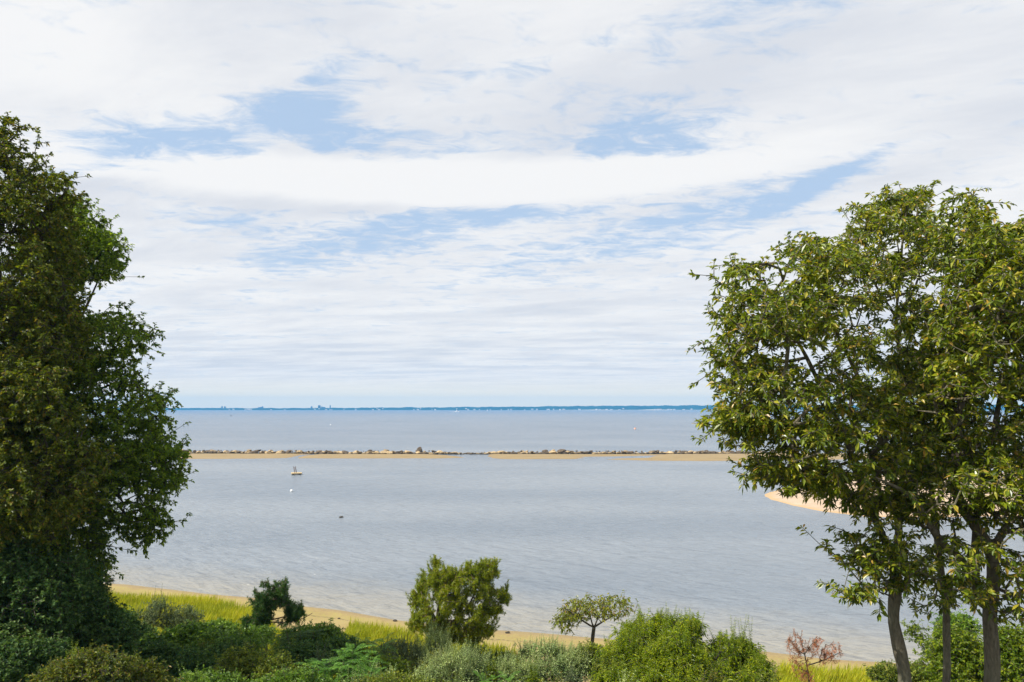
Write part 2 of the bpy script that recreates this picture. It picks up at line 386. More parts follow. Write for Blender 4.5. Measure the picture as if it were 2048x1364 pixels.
def rock_mat(name, c1, c2, c3):
    m, nt, b, out = new_mat(name); p = objco(nt)
    oi = nt.nodes.new('ShaderNodeObjectInfo'); r = E(nt, oi.outputs['Random'])
    n = noise(nt, p, 2.2, 6, 0.7); n2 = noise(nt, p, 7.0, 4, 0.7)
    c = ramp(nt, n * 0.7 + n2 * 0.3, [(0.35, c1), (0.55, c2), (0.72, c3)])
    c = mixc(nt, 1.0, c, ramp(nt, r, [(0.0, (0.6, 0.58, 0.56)), (1.0, (1.25, 1.22, 1.15))]), 'MULTIPLY')
    z = xyz(nt, pos(nt))[2]
    c = mixc(nt, (z + (n - 0.5) * 0.5).smooth(0.1, 0.6, 1, 0) * 0.8, c, (0.035, 0.03, 0.02))   # weed and wet below the tide line
    nt.links.new(c, b.inputs['Base Color']); b.inputs['Roughness'].default_value = 0.85; bump(nt, b, n2, 0.6, 0.1); return m

def rocks():
    rng = np.random.default_rng(11)
    tan = rock_mat('tan_rock', (0.24, 0.17, 0.09), (0.42, 0.32, 0.18), (0.58, 0.47, 0.30))
    brn = rock_mat('brown_rock', (0.05, 0.036, 0.022), (0.11, 0.08, 0.05), (0.22, 0.16, 0.10))
    prot = {'tan': [rock_mesh('boulder', rng, tan, rng.uniform(.55, .85), rng.uniform(1.1, 1.7)) for _ in range(6)],
            'brn': [rock_mesh('boulder', rng, brn, rng.uniform(.55, .85), rng.uniform(1.1, 1.7)) for _ in range(6)]}
    lab = {'tan': ('pale tan boulder in the long rock breakwater across the bay', 'pale boulders of the breakwater'),
           'brn': ('dark brown boulder in the long rock breakwater across the bay', 'dark boulders of the breakwater')}
    px = 296.0
    while px < 1580:
        w = rng.uniform(0.55, 1.25) if rng.random() < .9 else rng.uniform(1.2, 1.6)
        if 1500 < px and rng.random() < 0.25: px += 4
        Yc = H * F / (np.interp(px, [300, 600, 900, 1500], [906.0, 908.0, 908.6, 907.4]) - HOR)
        hscale = np.interp(px, [300, 870, 900, 930, 960, 1000, 1600], [1, 1, 0.72, 0.5, 0.6, 0.9, 0.9])
        k = 'tan' if rng.random() < 0.60 else 'brn'
        for tier in range(2 if rng.random() < 0.22 * hscale else 1):
            kk = k if tier == 0 else ('tan' if rng.random() < 0.4 else 'brn')
            me = prot[kk][rng.integers(6)]
            o = bpy.data.objects.new('boulder', me); COL.objects.link(o)
            s = w * 0.80 * (1.0 if tier == 0 else rng.uniform(0.5, 0.8))
            o.location = ((px - 1024) / F * Yc + rng.uniform(-.3, .3), Yc + (rng.uniform(-0.9, 1.5) if tier == 0 else rng.uniform(0.6, 1.6)), (s * 0.35 if tier == 0 else w * 0.62 + s * 0.35) * hscale)
            o.scale = (s * rng.uniform(.85, 1.25), s, s * rng.uniform(1.0, 1.5) * hscale); o.rotation_euler = (rng.uniform(-.3, .3), rng.uniform(-.3, .3), rng.uniform(-0.6, 0.6) + (math.pi if rng.random() < .5 else 0))
            tag(o, lab[kk][0], 'boulder', lab[kk][1])
        px += w * 0.98 * F / Yc
    Vs, Fs, o = [], [], 0                                       # the small broken stone that fills the gaps of the breakwater
    for me in list(prot['tan'][:3]) + list(prot['brn'][:3]):
        co = np.zeros(len(me.vertices) * 3); me.vertices.foreach_get('co', co); co = co.reshape(-1, 3)
        fi = np.array([tuple(p.vertices) for p in me.polygons])
        for _ in range(75):
            pxr = rng.uniform(296, 1580); Yc = H * F / (np.interp(pxr, [300, 600, 900, 1500], [906.0, 908.0, 908.6, 907.4]) - HOR)
            hs = np.interp(pxr, [300, 870, 900, 930, 960, 1000, 1600], [1, 1, 0.6, 0.3, 0.5, 0.9, 0.9]); s = rng.uniform(.22, .5); a = rng.uniform(0, 6.28); c_, s_ = math.cos(a), math.sin(a)
            w = co * s * np.array((1, 1, rng.uniform(.8, 1.3))); w = np.stack([w[:, 0] * c_ - w[:, 1] * s_, w[:, 0] * s_ + w[:, 1] * c_, w[:, 2]], -1)
            Vs.append(w + np.array(((pxr - 1024) / F * Yc, Yc + rng.uniform(-1.3, 1.8), rng.uniform(0.1, 1.1) * hs))); Fs.append(fi + o); o += len(co)
    tag(mesh_obj('rubble', np.concatenate(Vs), [np.concatenate(Fs)], rock_mat('rubble_rock', (0.10, 0.075, 0.045), (0.24, 0.18, 0.105), (0.42, 0.33, 0.20))), 'small broken stone filling the gaps between the breakwater boulders', 'rubble', kind='stuff')
    def one(name, px_, py_, w, flat, mat, label, cat, rot=0.0, sink=0.25, onground=False, Y=None, hz=None):
        Yc = Y or H * F / (py_ - HOR); me = rock_mesh(name, rng, mat, flat, 1.25, 0.35)
        o = bpy.data.objects.new(name, me); COL.objects.link(o); s = w / 2 / 1.2
        x = (px_ - 1024) / F * Yc
        zb = float(ground_z(np.array(x), np.array(Yc))) if onground else 0.0
        o.location = (x, Yc, zb + s * flat * (1 - 2 * sink)); o.scale = (s, s, s * (hz or 1)); o.rotation_euler[2] = rot; tag(o, label, cat); return o
    o = one('boulder', 840, 906.5, 2.3, 0.9, brn, 'tall dark pointed boulder standing highest on the rock breakwater', 'boulder', 0.3, 0.0, hz=1.75)
    one('boulder', 683, 1035, 0.68, 0.5, brn, 'low dark rock breaking the open water below the white mooring buoy', 'rock', 0.2)
    one('boulder', 218, 1163, 0.85, 0.55, brn, 'brown rock in the shallows beside the dark trees at the left end of the beach', 'rock', 0.4)
    for (a, b_, w, t) in ((678, 1236.5, 0.22, 'small dark stone on bare sand beside the dark young pine'), (790, 1237, 0.30, 'flat dark stone at the waterline just left of the bushy pine'),
                          (1015, 1261.5, 0.34, 'small dark stone at the waterline just right of the bushy pine')):
        one('beach_stone', a, b_, w, 0.7, brn, t, 'stone', 0.1, 0.2, True, Y=H * F / (b_ - HOR) * 0.985)
rocks()

def floats_and_boats():
    wood = plain('weathered_deck', (0.50, 0.38, 0.20), 0.8); dark = plain('dark_float', (0.035, 0.03, 0.025), 0.7)
    metal = plain('rusty_metal', (0.16, 0.10, 0.075), 0.6); white = plain('white_gelcoat', (0.82, 0.82, 0.80), 0.3, 0.05)
    orange = plain('orange_plastic', (0.75, 0.25, 0.08), 0.5, 0.1); glass = plain('dark_window', (0.02, 0.025, 0.03), 0.1); grey = plain('grey_hull', (0.10, 0.10, 0.11), 0.5)
    sailm = plain('sail_cloth', (0.80, 0.79, 0.76), 0.8, 0.05); rubber = plain('grey_weed', (0.2, 0.2, 0.15), 0.8)
    Y = H * F / (949 - HOR); x = (593 - 1024) / F * Y
    r = empty('swim_raft', (x, Y, 0)); r.rotation_euler[2] = 0.35
    tag(r, 'square wooden swim raft with a tall ladder frame floating off the breakwater', 'swim raft')
    m = MB()
    for k in range(8): m.box((-1.05 + k * 0.30, 0, 0.40), (0.27, 2.3, 0.07))
    m.build('deck', wood, r)
    m = MB(); m.box((0, -1.12, 0.29), (2.36, 0.07, 0.15)); m.box((0, 1.12, 0.29), (2.36, 0.07, 0.15)); m.box((1.16, 0, 0.29), (0.07, 2.16, 0.15)); m.box((-1.16, 0, 0.29), (0.07, 2.16, 0.15)); m.build('rim', wood, r)
    for s in (-0.75, 0.75):
        m = MB(); m.box((s, 0, 0.08), (0.55, 2.1, 0.30), 0.9); m.build('float', dark, r)
    m = MB()
    for s in (-0.22, 0.22): m.tube([(-0.2 + s, 0.1, 0.44), (-0.32 + s, 0.1, 1.1), (-0.46 + s, 0.1, 1.95)], 0.07, 8)
    m.build('ladder_rail', metal, r)
    m = MB()
    for k in range(5):
        t = 0.62 + k * 0.27; xx = -0.2 - (t - 0.44) * 0.175; m.tube([(xx - 0.22, 0.1, t), (xx, 0.1, t), (xx + 0.22, 0.1, t)], 0.045, 6)
    m.build('rung', metal, r)
    def buoy(px, py, rad, mat, label, band=None):
        Y = H * F / (py - HOR); b = empty('mooring_buoy', ((px - 1024) / F * Y, Y, 0)); tag(b, label, 'buoy')
        th = np.linspace(-1.2, math.pi / 2, 12); m = MB()
        m.tube([(0, 0, rad * 0.45 + rad * math.sin(t)) for t in th], [max(rad * math.cos(t), 0.004) for t in th], 16); m.build('float', mat, b, True)
        m = MB(); m.tube([(0, 0, rad * 1.40), (0, 0, rad * 1.55), (0, 0, rad * 1.7)], rad * 0.14, 8); m.build('lifting_eye', metal, b)
        if band:
            m = MB(); m.tube([(0, 0, rad * 0.35), (0, 0, rad * 0.5), (0, 0, rad * 0.65)], rad * 1.03, 16); m.build('band', band, b)
    buoy(583, 983, 0.27, white, 'round white mooring buoy floating alone nearer than the swim raft')
    buoy(1270, 858.5, 0.75, orange, 'small orange buoy with a white band in open water near the right trees', white)
    buoy(661, 850, 0.45, white, 'tiny white buoy far out beyond the breakwater under the far tower blocks')
    buoy(462, 832, 1.1, dark, 'dark buoy far out near the left trees, close to the far shore')
    # motor boat with its wake
    Y = 2550.0; b = empty('motor_boat', ((914 - 1024) / F * Y, Y, 0)); tag(b, 'white motor boat with a raised bridge throwing a foaming wake far out', 'motor boat')
    b.scale = (1.35, 1.35, 1.35)
    L = 12.0; st = np.linspace(0, 1, 9); V = []; 
    for t in st:
        w = 1.8 * (1 - t ** 3.2) + 0.04; z0 = -0.3 + 0.9 * t ** 2; z1 = 1.5 + 0.9 * t * t
        for yy, zz in ((-w, z1), (-w * 0.8, z0 + 0.4), (0, z0), (w * 0.8, z0 + 0.4), (w, z1)): V.append((-L / 2 + L * t, yy, zz))
    i = np.arange(len(V)).reshape(9, 5); m = MB()
    fs = [tuple(q) for q in np.stack([i[:-1, :-1], i[1:, :-1], i[1:, 1:], i[:-1, 1:]], -1).reshape(-1, 4)] + [(i[k, 4], i[k + 1, 4], i[k + 1, 0], i[k, 0]) for k in range(8)] + [tuple(i[0])]
    m.add(np.array(V), fs); m.build('hull', white, b)
    m = MB(); m.box((-0.3, 0, 2.5), (5.0, 2.6, 1.9), 0.85); m.box((-0.8, 0, 3.9), (3.0, 2.2, 0.9), 0.8); m.build('cabin', white, b)
    m = MB(); m.box((-0.3, 0, 2.7), (4.9, 2.62, 0.6), 0.97); m.build('window', glass, b)
    m = MB(); m.tube([(-1.2, 0, 4.3), (-1.3, 0, 5.6), (-1.4, 0, 7.2)], 0.16, 6); m.box((-1.3, 0, 5.6), (0.5, 2.0, 0.25)); m.build('mast', white, b)
    foam, nt, bb, out = new_mat('wake_foam'); n = noise(nt, objco(nt), 0.5, 5, 0.7)
    nt.links.new(ramp(nt, n, [(0.3, (0.55, 0.6, 0.64)), (0.6, (0.85, 0.86, 0.87))]), bb.inputs['Base Color']); bb.inputs['Roughness'].default_value = 0.9
    xs = np.linspace(-30, 9, 60); rg = np.random.default_rng(3)
    V = []
    for xx in xs:
        w = 1.3 + (9 - xx) * 0.13; hgt = 0.75 * math.exp(-abs(xx - 3) / 12) * (0.7 + 0.6 * rg.random())
        V += [(xx, -w, -0.05), (xx, -w * .7, hgt), (xx, 0, hgt * .5), (xx, w * .7, hgt), (xx, w, -0.05)]
    i = np.arange(len(V)).reshape(60, 5)
    wk = mesh_obj('boat_wake', np.array(V) + np.array(b.location), [np.stack([i[:-1, :-1], i[1:, :-1], i[1:, 1:], i[:-1, 1:]], -1).reshape(-1, 4)], foam, smooth=True); tag(wk, 'white foam wake trailing behind the motor boat', 'wake', kind='stuff')
    Y = 3300.0; b = empty('sail_boat', ((975 - 1024) / F * Y, Y, 0)); tag(b, 'small sailing boat with one pale sail near the far shore', 'sailing boat')
    m = MB()
    V = []
    for t in np.linspace(0, 1, 7):
        w = 1.2 * math.sin(math.pi * (0.12 + 0.88 * (1 - t)) ** 0.8) * 0.9 + 0.05
        V += [(-4 + 8 * t, -w, 1.1), (-4 + 8 * t, 0, -0.3), (-4 + 8 * t, w, 1.1)]
    i = np.arange(21).reshape(7, 3)
    m.add(np.array(V), [tuple(q) for q in np.stack([i[:-1, :-1], i[1:, :-1], i[1:, 1:], i[:-1, 1:]], -1).reshape(-1, 4)] + [(i[k, 2], i[k + 1, 2], i[k + 1, 0], i[k, 0]) for k in range(6)])
    m.build('hull', white, b); m = MB(); m.tube([(0.6, 0, 1), (0.6, 0, 6), (0.6, 0, 11)], 0.1, 6); m.build('mast', metal, b)
    m = MB(); m.add(np.array([(0.5, 0, 2), (-3.4, 0.4, 2.1), (-1.6, 0.5, 6), (0.5, 0, 10.6), (0.5, 0.02, 6)]), [(0, 1, 2, 4), (4, 2, 3)]); m.build('sail', sailm, b)
floats_and_boats()

def far_town():
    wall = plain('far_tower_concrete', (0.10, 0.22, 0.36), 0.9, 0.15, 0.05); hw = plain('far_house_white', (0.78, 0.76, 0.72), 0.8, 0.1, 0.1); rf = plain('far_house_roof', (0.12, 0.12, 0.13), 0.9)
    D = 4330.0
    for (a, b, ty, lab, st) in ((443, 445, 812.2, 'thin left tower of the leftmost pair on the far skyline', 0), (448.8, 451, 812.4, 'thin right tower of the leftmost pair on the far skyline', 0),
                            (516.5, 519.6, 814.2, 'low left block of the triple cluster on the far skyline', 0), (520.6, 523.2, 813.6, 'middle block of the triple cluster on the far skyline', 0), (524, 526.2, 812.4, 'tallest right block of the triple cluster on the far skyline', 1),
                            (621.8, 624.8, 812.6, 'small stepped block standing left of the widest tower on the far skyline', 1), (636.4, 640.6, 810.4, 'widest tower block on the far skyline, flat topped', 0),
                            (642.2, 645.6, 812.8, 'stepped mid height block right beside the widest far tower', 1), (646.2, 650.4, 813.9, 'low broad block between the widest and the thin far towers', 0), (659.6, 661.2, 809.9, 'thin tall lone tower at the right end of the far skyline', 1)):
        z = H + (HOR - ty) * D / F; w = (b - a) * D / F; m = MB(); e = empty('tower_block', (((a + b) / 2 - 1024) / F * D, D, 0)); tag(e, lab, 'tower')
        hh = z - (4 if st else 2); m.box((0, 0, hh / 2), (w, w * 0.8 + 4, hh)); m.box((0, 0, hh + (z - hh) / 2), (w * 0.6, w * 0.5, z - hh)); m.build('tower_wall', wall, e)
        m = MB()
        for k in range(max(3, int(hh / 4))): m.box((0, -(w * 0.4 + 2) - 0.1, 3 + k * 4), (w * 0.86, 0.3, 1.4))
        m.build('window', rf, e)
    rng = np.random.default_rng(21); D = 4246.0
    xs = list(rng.uniform(430, 760, 20)) + list(rng.uniform(760, 1160, 22)) + list(rng.uniform(1090, 1480, 30))
    first = None
    for px in xs:
        w = rng.uniform(5, 12) if px < 1050 else rng.uniform(6, 17); hgt = rng.uniform(3.5, 6)
        if first is None:
            e = empty('far_house'); m = MB(); m.box((0, 0, 0.5), (1, 0.8, 1)); a = m.build('wall', hw, e)
            m = MB(); m.gable((0, 0, 1.0), (1.08, 0.9), 0.5); b = m.build('roof', rf, e); first = (e, a, b)
        else:
            e = first[0].copy(); COL.objects.link(e)
            for c in first[1:]:
                d = c.copy(); COL.objects.link(d); d.parent = e
        z0 = rng.choice([0.5, 1.0, 3.0, 6.0], p=[.4, .3, .2, .1]); e.location = ((px - 1024) / F * D, D - 4 + z0, z0); e.scale = (w, 8, hgt); e.rotation_euler[2] = rng.uniform(-.3, .3)
        tag(e, 'tiny white house along the far blue shoreline', 'house', 'white houses along the far shore')
far_town()

# ------------------------------------------------------------------ vegetation tools
class Skel:
    """a branch skeleton: main limbs with given radii, then twigs that grow to every tip from the nearest wood"""
    def __init__(s, rng): s.rng = rng; s.P = np.zeros((60000, 3)); s.par = np.full(60000, -1); s.pl = np.zeros(60000); s.rad = np.zeros(60000); s.n = 0; s.mains = []
    def _add(s, p, par, r=0.0):
        i = s.n; s.P[i] = p; s.par[i] = par; s.rad[i] = r
        s.pl[i] = 0 if par < 0 else s.pl[par] + np.linalg.norm(p - s.P[par]); s.n += 1; return i
    def main(s, pts, r0, r1, step=0.22, wob=0.03, free=False):
        pts = np.array(pts, float); seg = np.linalg.norm(np.diff(pts, axis=0), axis=1); L = np.concatenate(([0], np.cumsum(seg)))
        k = max(4, int(L[-1] / step)); t = np.linspace(0, L[-1], k)
        q = np.stack([np.interp(t, L, pts[:, c]) for c in range(3)], -1)
        for _ in range(3): q[1:-1] = (q[:-2] + 2 * q[1:-1] + q[2:]) / 4
        j = (np.stack([vnoise(q + o, 1.1) for o in (0, 13, 29)], -1) - 0.5) * wob * 2; j[0] = 0; q = q + j
        r = np.linspace(r0, r1, k)
        if not free and s.n:
            i = int(np.argmin(((s.P[:s.n] - q[0]) ** 2).sum(1)))
            q[0] = s.P[i]
        else: i = -1
        s.mains.append((q, r)); b = i
        for p, rr in zip(q, r): b = s._add(p, b, rr)
        return q
    def grow(s, tips, step=0.35, pen=0.12, arch=0.08, jit=0.05):
        s.m = s.n; tips = np.asarray(tips)
        d0 = np.array([((s.P[:s.m] - t) ** 2).sum(1).min() for t in tips])
        s.tip_id = np.zeros(len(tips), int)
        for ti in np.argsort(d0):
            t = tips[ti]; d = np.sqrt(((s.P[:s.n] - t) ** 2).sum(1))
            i = int(np.argmin(d + pen * s.pl[:s.n])); D = d[i]; a = s.P[i].copy(); k = max(1, int(D / step)); b = i
            for q in range(1, k + 1):
                f = q / k; p = a + (t - a) * f
                if q < k: p = p + np.array((0, 0, arch * D * math.sin(math.pi * f))) + s.rng.normal(0, jit * min(1, D), 3)
                b = s._add(p, b)
            s.tip_id[ti] = b
        cnt = np.zeros(s.n)
        for i in s.tip_id: cnt[i] += 1
        for i in range(s.n - 1, s.m - 1, -1):
            if s.par[i] >= 0: cnt[s.par[i]] += cnt[i]
        s.cnt = cnt
        par = s.P[np.maximum(s.par[s.tip_id], 0)]; s.tip_dir = unit(tips - par + 1e-6)
        s.tips = tips
    def twigs(s, r_tip=0.006, ex=0.42, rmax=0.09):
        i = np.arange(s.m, s.n); i = i[s.par[i] >= 0]; p = s.par[i]
        rr = np.minimum(r_tip * np.maximum(s.cnt, 1) ** ex, rmax); main = np.arange(s.n) < s.m
        r1 = rr[i]; r0 = np.where(main[p], np.minimum(r1 * 1.15, np.maximum(s.rad[p], 0.01)), np.minimum(rr[p], rmax))
        A, B = s.P[p], s.P[i]; T = unit(B - A); a = unit(np.cross(T, np.array((0.3, 0.2, 0.93)))); b = np.cross(T, a)
        n = 5; th = np.arange(n) * 2 * math.pi / n; cs, sn = np.cos(th), np.sin(th)
        ring = a[:, None, :] * cs[None, :, None] + b[:, None, :] * sn[None, :, None]
        V = np.concatenate([A[:, None] + ring * r0[:, None, None], B[:, None] + T[:, None] * (0.15 * r1)[:, None, None] + ring * r1[:, None, None]], 1).reshape(-1, 3)
        base = (np.arange(len(i)) * 2 * n)[:, None, None]; k = np.arange(n); kk = (k + 1) % n
        return V, (base + np.stack([k, kk, kk + n, k + n], -1)[None]).reshape(-1, 4)
    def trunk_mesh(s, name, mat, root, n=12, sel=None):
        Vs, Fs, o = [], [], 0
        for q, r in (s.mains if sel is None else [s.mains[k] for k in sel]):
            V, f = sweep(q, r, n); V = V + (unit(V - np.repeat(q, n, 0)) * ((fbm(V, 2.3) - 0.5) * np.repeat(r, n) * 0.45)[:, None])
            Vs.append(V); Fs.append(f + o); o += len(V)
        return mesh_obj(name, local(np.concatenate(Vs), root), [np.concatenate(Fs)], mat, root, True)

def leaves(pos, d, up, L, W, kind='broad', droop=0.25, fold=0.25):
    """one small folded leaf per row: pos base, d direction, up rough normal"""
    n = len(pos); d = unit(d); up = unit(up - (up * d).sum(1, keepdims=True) * d); side = np.cross(d, up)
    L = np.broadcast_to(L, n)[:, None]; W = np.broadcast_to(W, n)[:, None]; dz = np.array((0, 0, -1.0))
    if kind == 'broad':
        mid = pos + d * L * 0.55 - up * W * fold * 0.5 + dz * L * droop * 0.25
        tip = pos + d * L + dz * L * droop
        lf = pos + d * L * 0.58 + side * W * 0.5 + up * W * fold * 0.5 + dz * L * droop * 0.3; rt = lf - side * W
        V = np.stack([pos, mid, tip, lf, rt], 1).reshape(-1, 3); b = (np.arange(n) * 5)[:, None, None]
        return V, (b + np.array([(0, 4, 1), (0, 1, 3), (1, 4, 2), (1, 2, 3)])[None]).reshape(-1, 3)
    tip = pos + d * L + dz * L * droop; m = pos + d * L * 0.5 + dz * L * droop * 0.3
    lf = m + side * W * 0.5 + up * W * fold; rt = m - side * W * 0.5 + up * W * fold
    V = np.stack([pos, rt, tip, lf], 1).reshape(-1, 3); b = (np.arange(n) * 4)[:, None, None]
    return V, (b + np.array([(0, 1, 2), (0, 2, 3)])[None]).reshape(-1, 3)

def inside(poly, q):
    A, B = np.array(poly, float), np.roll(np.array(poly, float), -1, 0); ins = np.zeros(len(q), bool); dist = np.full(len(q), 1e9)
    for a, b in zip(A, B):
        e = b - a; t = np.clip(((q - a) @ e) / (e @ e + 1e-9), 0, 1); dist = np.minimum(dist, np.linalg.norm(q - a - t[:, None] * e, axis=1))
        c = (a[1] > q[:, 1]) != (b[1] > q[:, 1]); ins ^= c & (q[:, 0] < (b[0] - a[0]) * (q[:, 1] - a[1]) / (b[1] - a[1] + 1e-12) + a[0])
    return ins, dist
def crown_points(poly, Y0, thick, n, rng, edge=70.0, ns=0.55, cut=0.40, dens=None):
    """points through a crown's volume: the outline is its silhouette, the depth swells towards its middle"""
    poly = np.array(poly, float); lo, hi = poly.min(0), poly.max(0); out = []
    while sum(map(len, out)) < n:
        q = rng.uniform(lo, hi, (n * 2, 2)); ins, dist = inside(poly, q)
        w = np.sqrt(np.minimum(dist / edge, 1.0)); Y = Y0 + rng.uniform(-1, 1, len(q)) * thick * (0.15 + 0.85 * w)
        p = np.stack([(q[:, 0] - 1024) / F * Y, Y, H + (HOR - q[:, 1]) / F * Y], -1)
        k = ins & (fbm(p, ns) + rng.normal(0, 0.03, len(q)) > cut - 0.004 * max(0, len(out) - 12))
        if dens is not None: k &= rng.random(len(q)) < dens(q)
        out.append(p[k])
    return np.concatenate(out)[:n]
def cluster(c, k, sig, rng, flat=0.7):
    o = rng.normal(0, 1, (len(c), k, 3)) * sig * np.array((1, 1, flat)); return (c[:, None] + o).reshape(-1, 3)
def rosettes(sk, n, L, W, rng, spread=(0.5, 1.5), back=0.25, kind='broad', droop=0.25, jitL=0.45, upw=1.0):
    tip, dr = np.repeat(sk.tips, n, 0), np.repeat(sk.tip_dir, n, 0); m = len(tip)
    a = unit(np.cross(dr, rng.normal(0, 1, (m, 3)))); th = rng.uniform(*spread, m)[:, None]
    d = dr * np.cos(th) + a * np.sin(th); d[:, 2] *= 0.75
    pos_ = tip - dr * (rng.random(m) ** 1.5 * back)[:, None]
    up = np.array((0, 0, upw)) + rng.normal(0, 0.55, (m, 3))
    s = 1 + rng.uniform(-jitL, jitL, m)
    return leaves(pos_, d, up, L * s, W * s, kind, droop)
def ground_at(x, y): return float(ground_z(np.array(float(x)), np.array(float(y))))

def tree(name, label, cat, base, mains, crowns, bark, leafm, rng, k=7, sig=0.35, leaf=(0.13, 0.055), per=8, kind='broad', droop=0.3, r_tip=0.006, group=None, flat=0.7, back=0.25, step=0.35, pen=0.12, trunk_sel=None, rmax=0.09, extra=None):
    root = empty(name, tuple(base)); tag(root, label, cat, group); sk = Skel(rng)
    for j, (pts, r0, r1) in enumerate(mains): sk.main(pts, r0, r1, free=(j == 0))
    C = np.concatenate(crowns); tips = cluster(C, k, sig, rng, flat); sk.grow(tips, step, pen)
    sk.trunk_mesh('trunk', bark, root, sel=trunk_sel)
    if trunk_sel is not None:
        for j in range(len(mains)):
            if j not in trunk_sel: sk.trunk_mesh('limb', bark, root, sel=[j])
    V, f = sk.twigs(r_tip, rmax=rmax); mesh_obj('branches', local(V, root), [f], bark, root)
    V, f = rosettes(sk, per, leaf[0], leaf[1], rng, kind=kind, droop=droop, back=back)
    if extra is not None: V2, f2 = extra; f = np.concatenate([f, f2 + len(V)]); V = np.concatenate([V, V2])
    mesh_obj('crown', local(V, root), [f], leafm, root); return root

bark_oak = bark_mat('oak_bark', (0.05, 0.042, 0.030), (0.19, 0.165, 0.12)); bark_dark = bark_mat('dark_bark', (0.025, 0.02, 0.015), (0.10, 0.085, 0.065)); bark_red = bark_mat('pine_bark', (0.07, 0.045, 0.03), (0.17, 0.12, 0.09))
lf_right = leaf_mat('chestnut_oak_leaf', [(0.00, (0.040, 0.075, 0.004)), (0.40, (0.125, 0.175, 0.006)), (0.75, (0.230, 0.265, 0.010)), (0.93, (0.360, 0.340, 0.030)), (1.00, (0.450, 0.280, 0.060))], 0.34, 0.36, 0.55)
lf_left = leaf_mat('oak_leaf_olive', [(0.00, (0.042, 0.068, 0.006)), (0.50, (0.105, 0.143, 0.009)), (0.85, (0.187, 0.209, 0.015)), (1.00, (0.253, 0.165, 0.028))], 0.34, 0.5, 0.3)
lf_leftg = leaf_mat('oak_leaf_green', [(0.00, (0.053, 0.106, 0.009)), (0.50, (0.125, 0.205, 0.013)), (1.00, (0.265, 0.344, 0.020))], 0.42, 0.45, 0.35)

# ------------------------------------------------------------------ the three oaks at the right
HOLES = ((1690, 560, 45, 28), (1708, 640, 62, 34), (1792, 600, 34, 60), (1785, 690, 42, 40), (1740, 735, 60, 24), (1590, 560, 36, 22), (1600, 740, 44, 18), (1655, 470, 40, 26), (1760, 470, 34, 22), (1870, 560, 26, 60), (1845, 680, 30, 26), (1660, 800, 50, 18), (1560, 905, 50, 16), (1930, 810, 44, 14), (1990, 720, 30, 16), (1960, 620, 24, 18), (1655, 455, 30, 60), (1425, 655, 50, 26), (1420, 800, 44, 40), (1895, 405, 26, 46), (1560, 470, 30, 26), (1700, 420, 40, 30), (1480, 900, 40, 20), (1490, 560, 22, 34), (1975, 400, 20, 20), (1470, 930, 40, 26), (1540, 690, 36, 16))
def airy(q):
    k = np.ones(len(q))
    for x, y, a, c in HOLES: k = np.minimum(k, np.clip(((q[:, 0] - x) / a) ** 2 + ((q[:, 1] - y) / c) ** 2, 0.0, 1) ** 1.5)
    return k
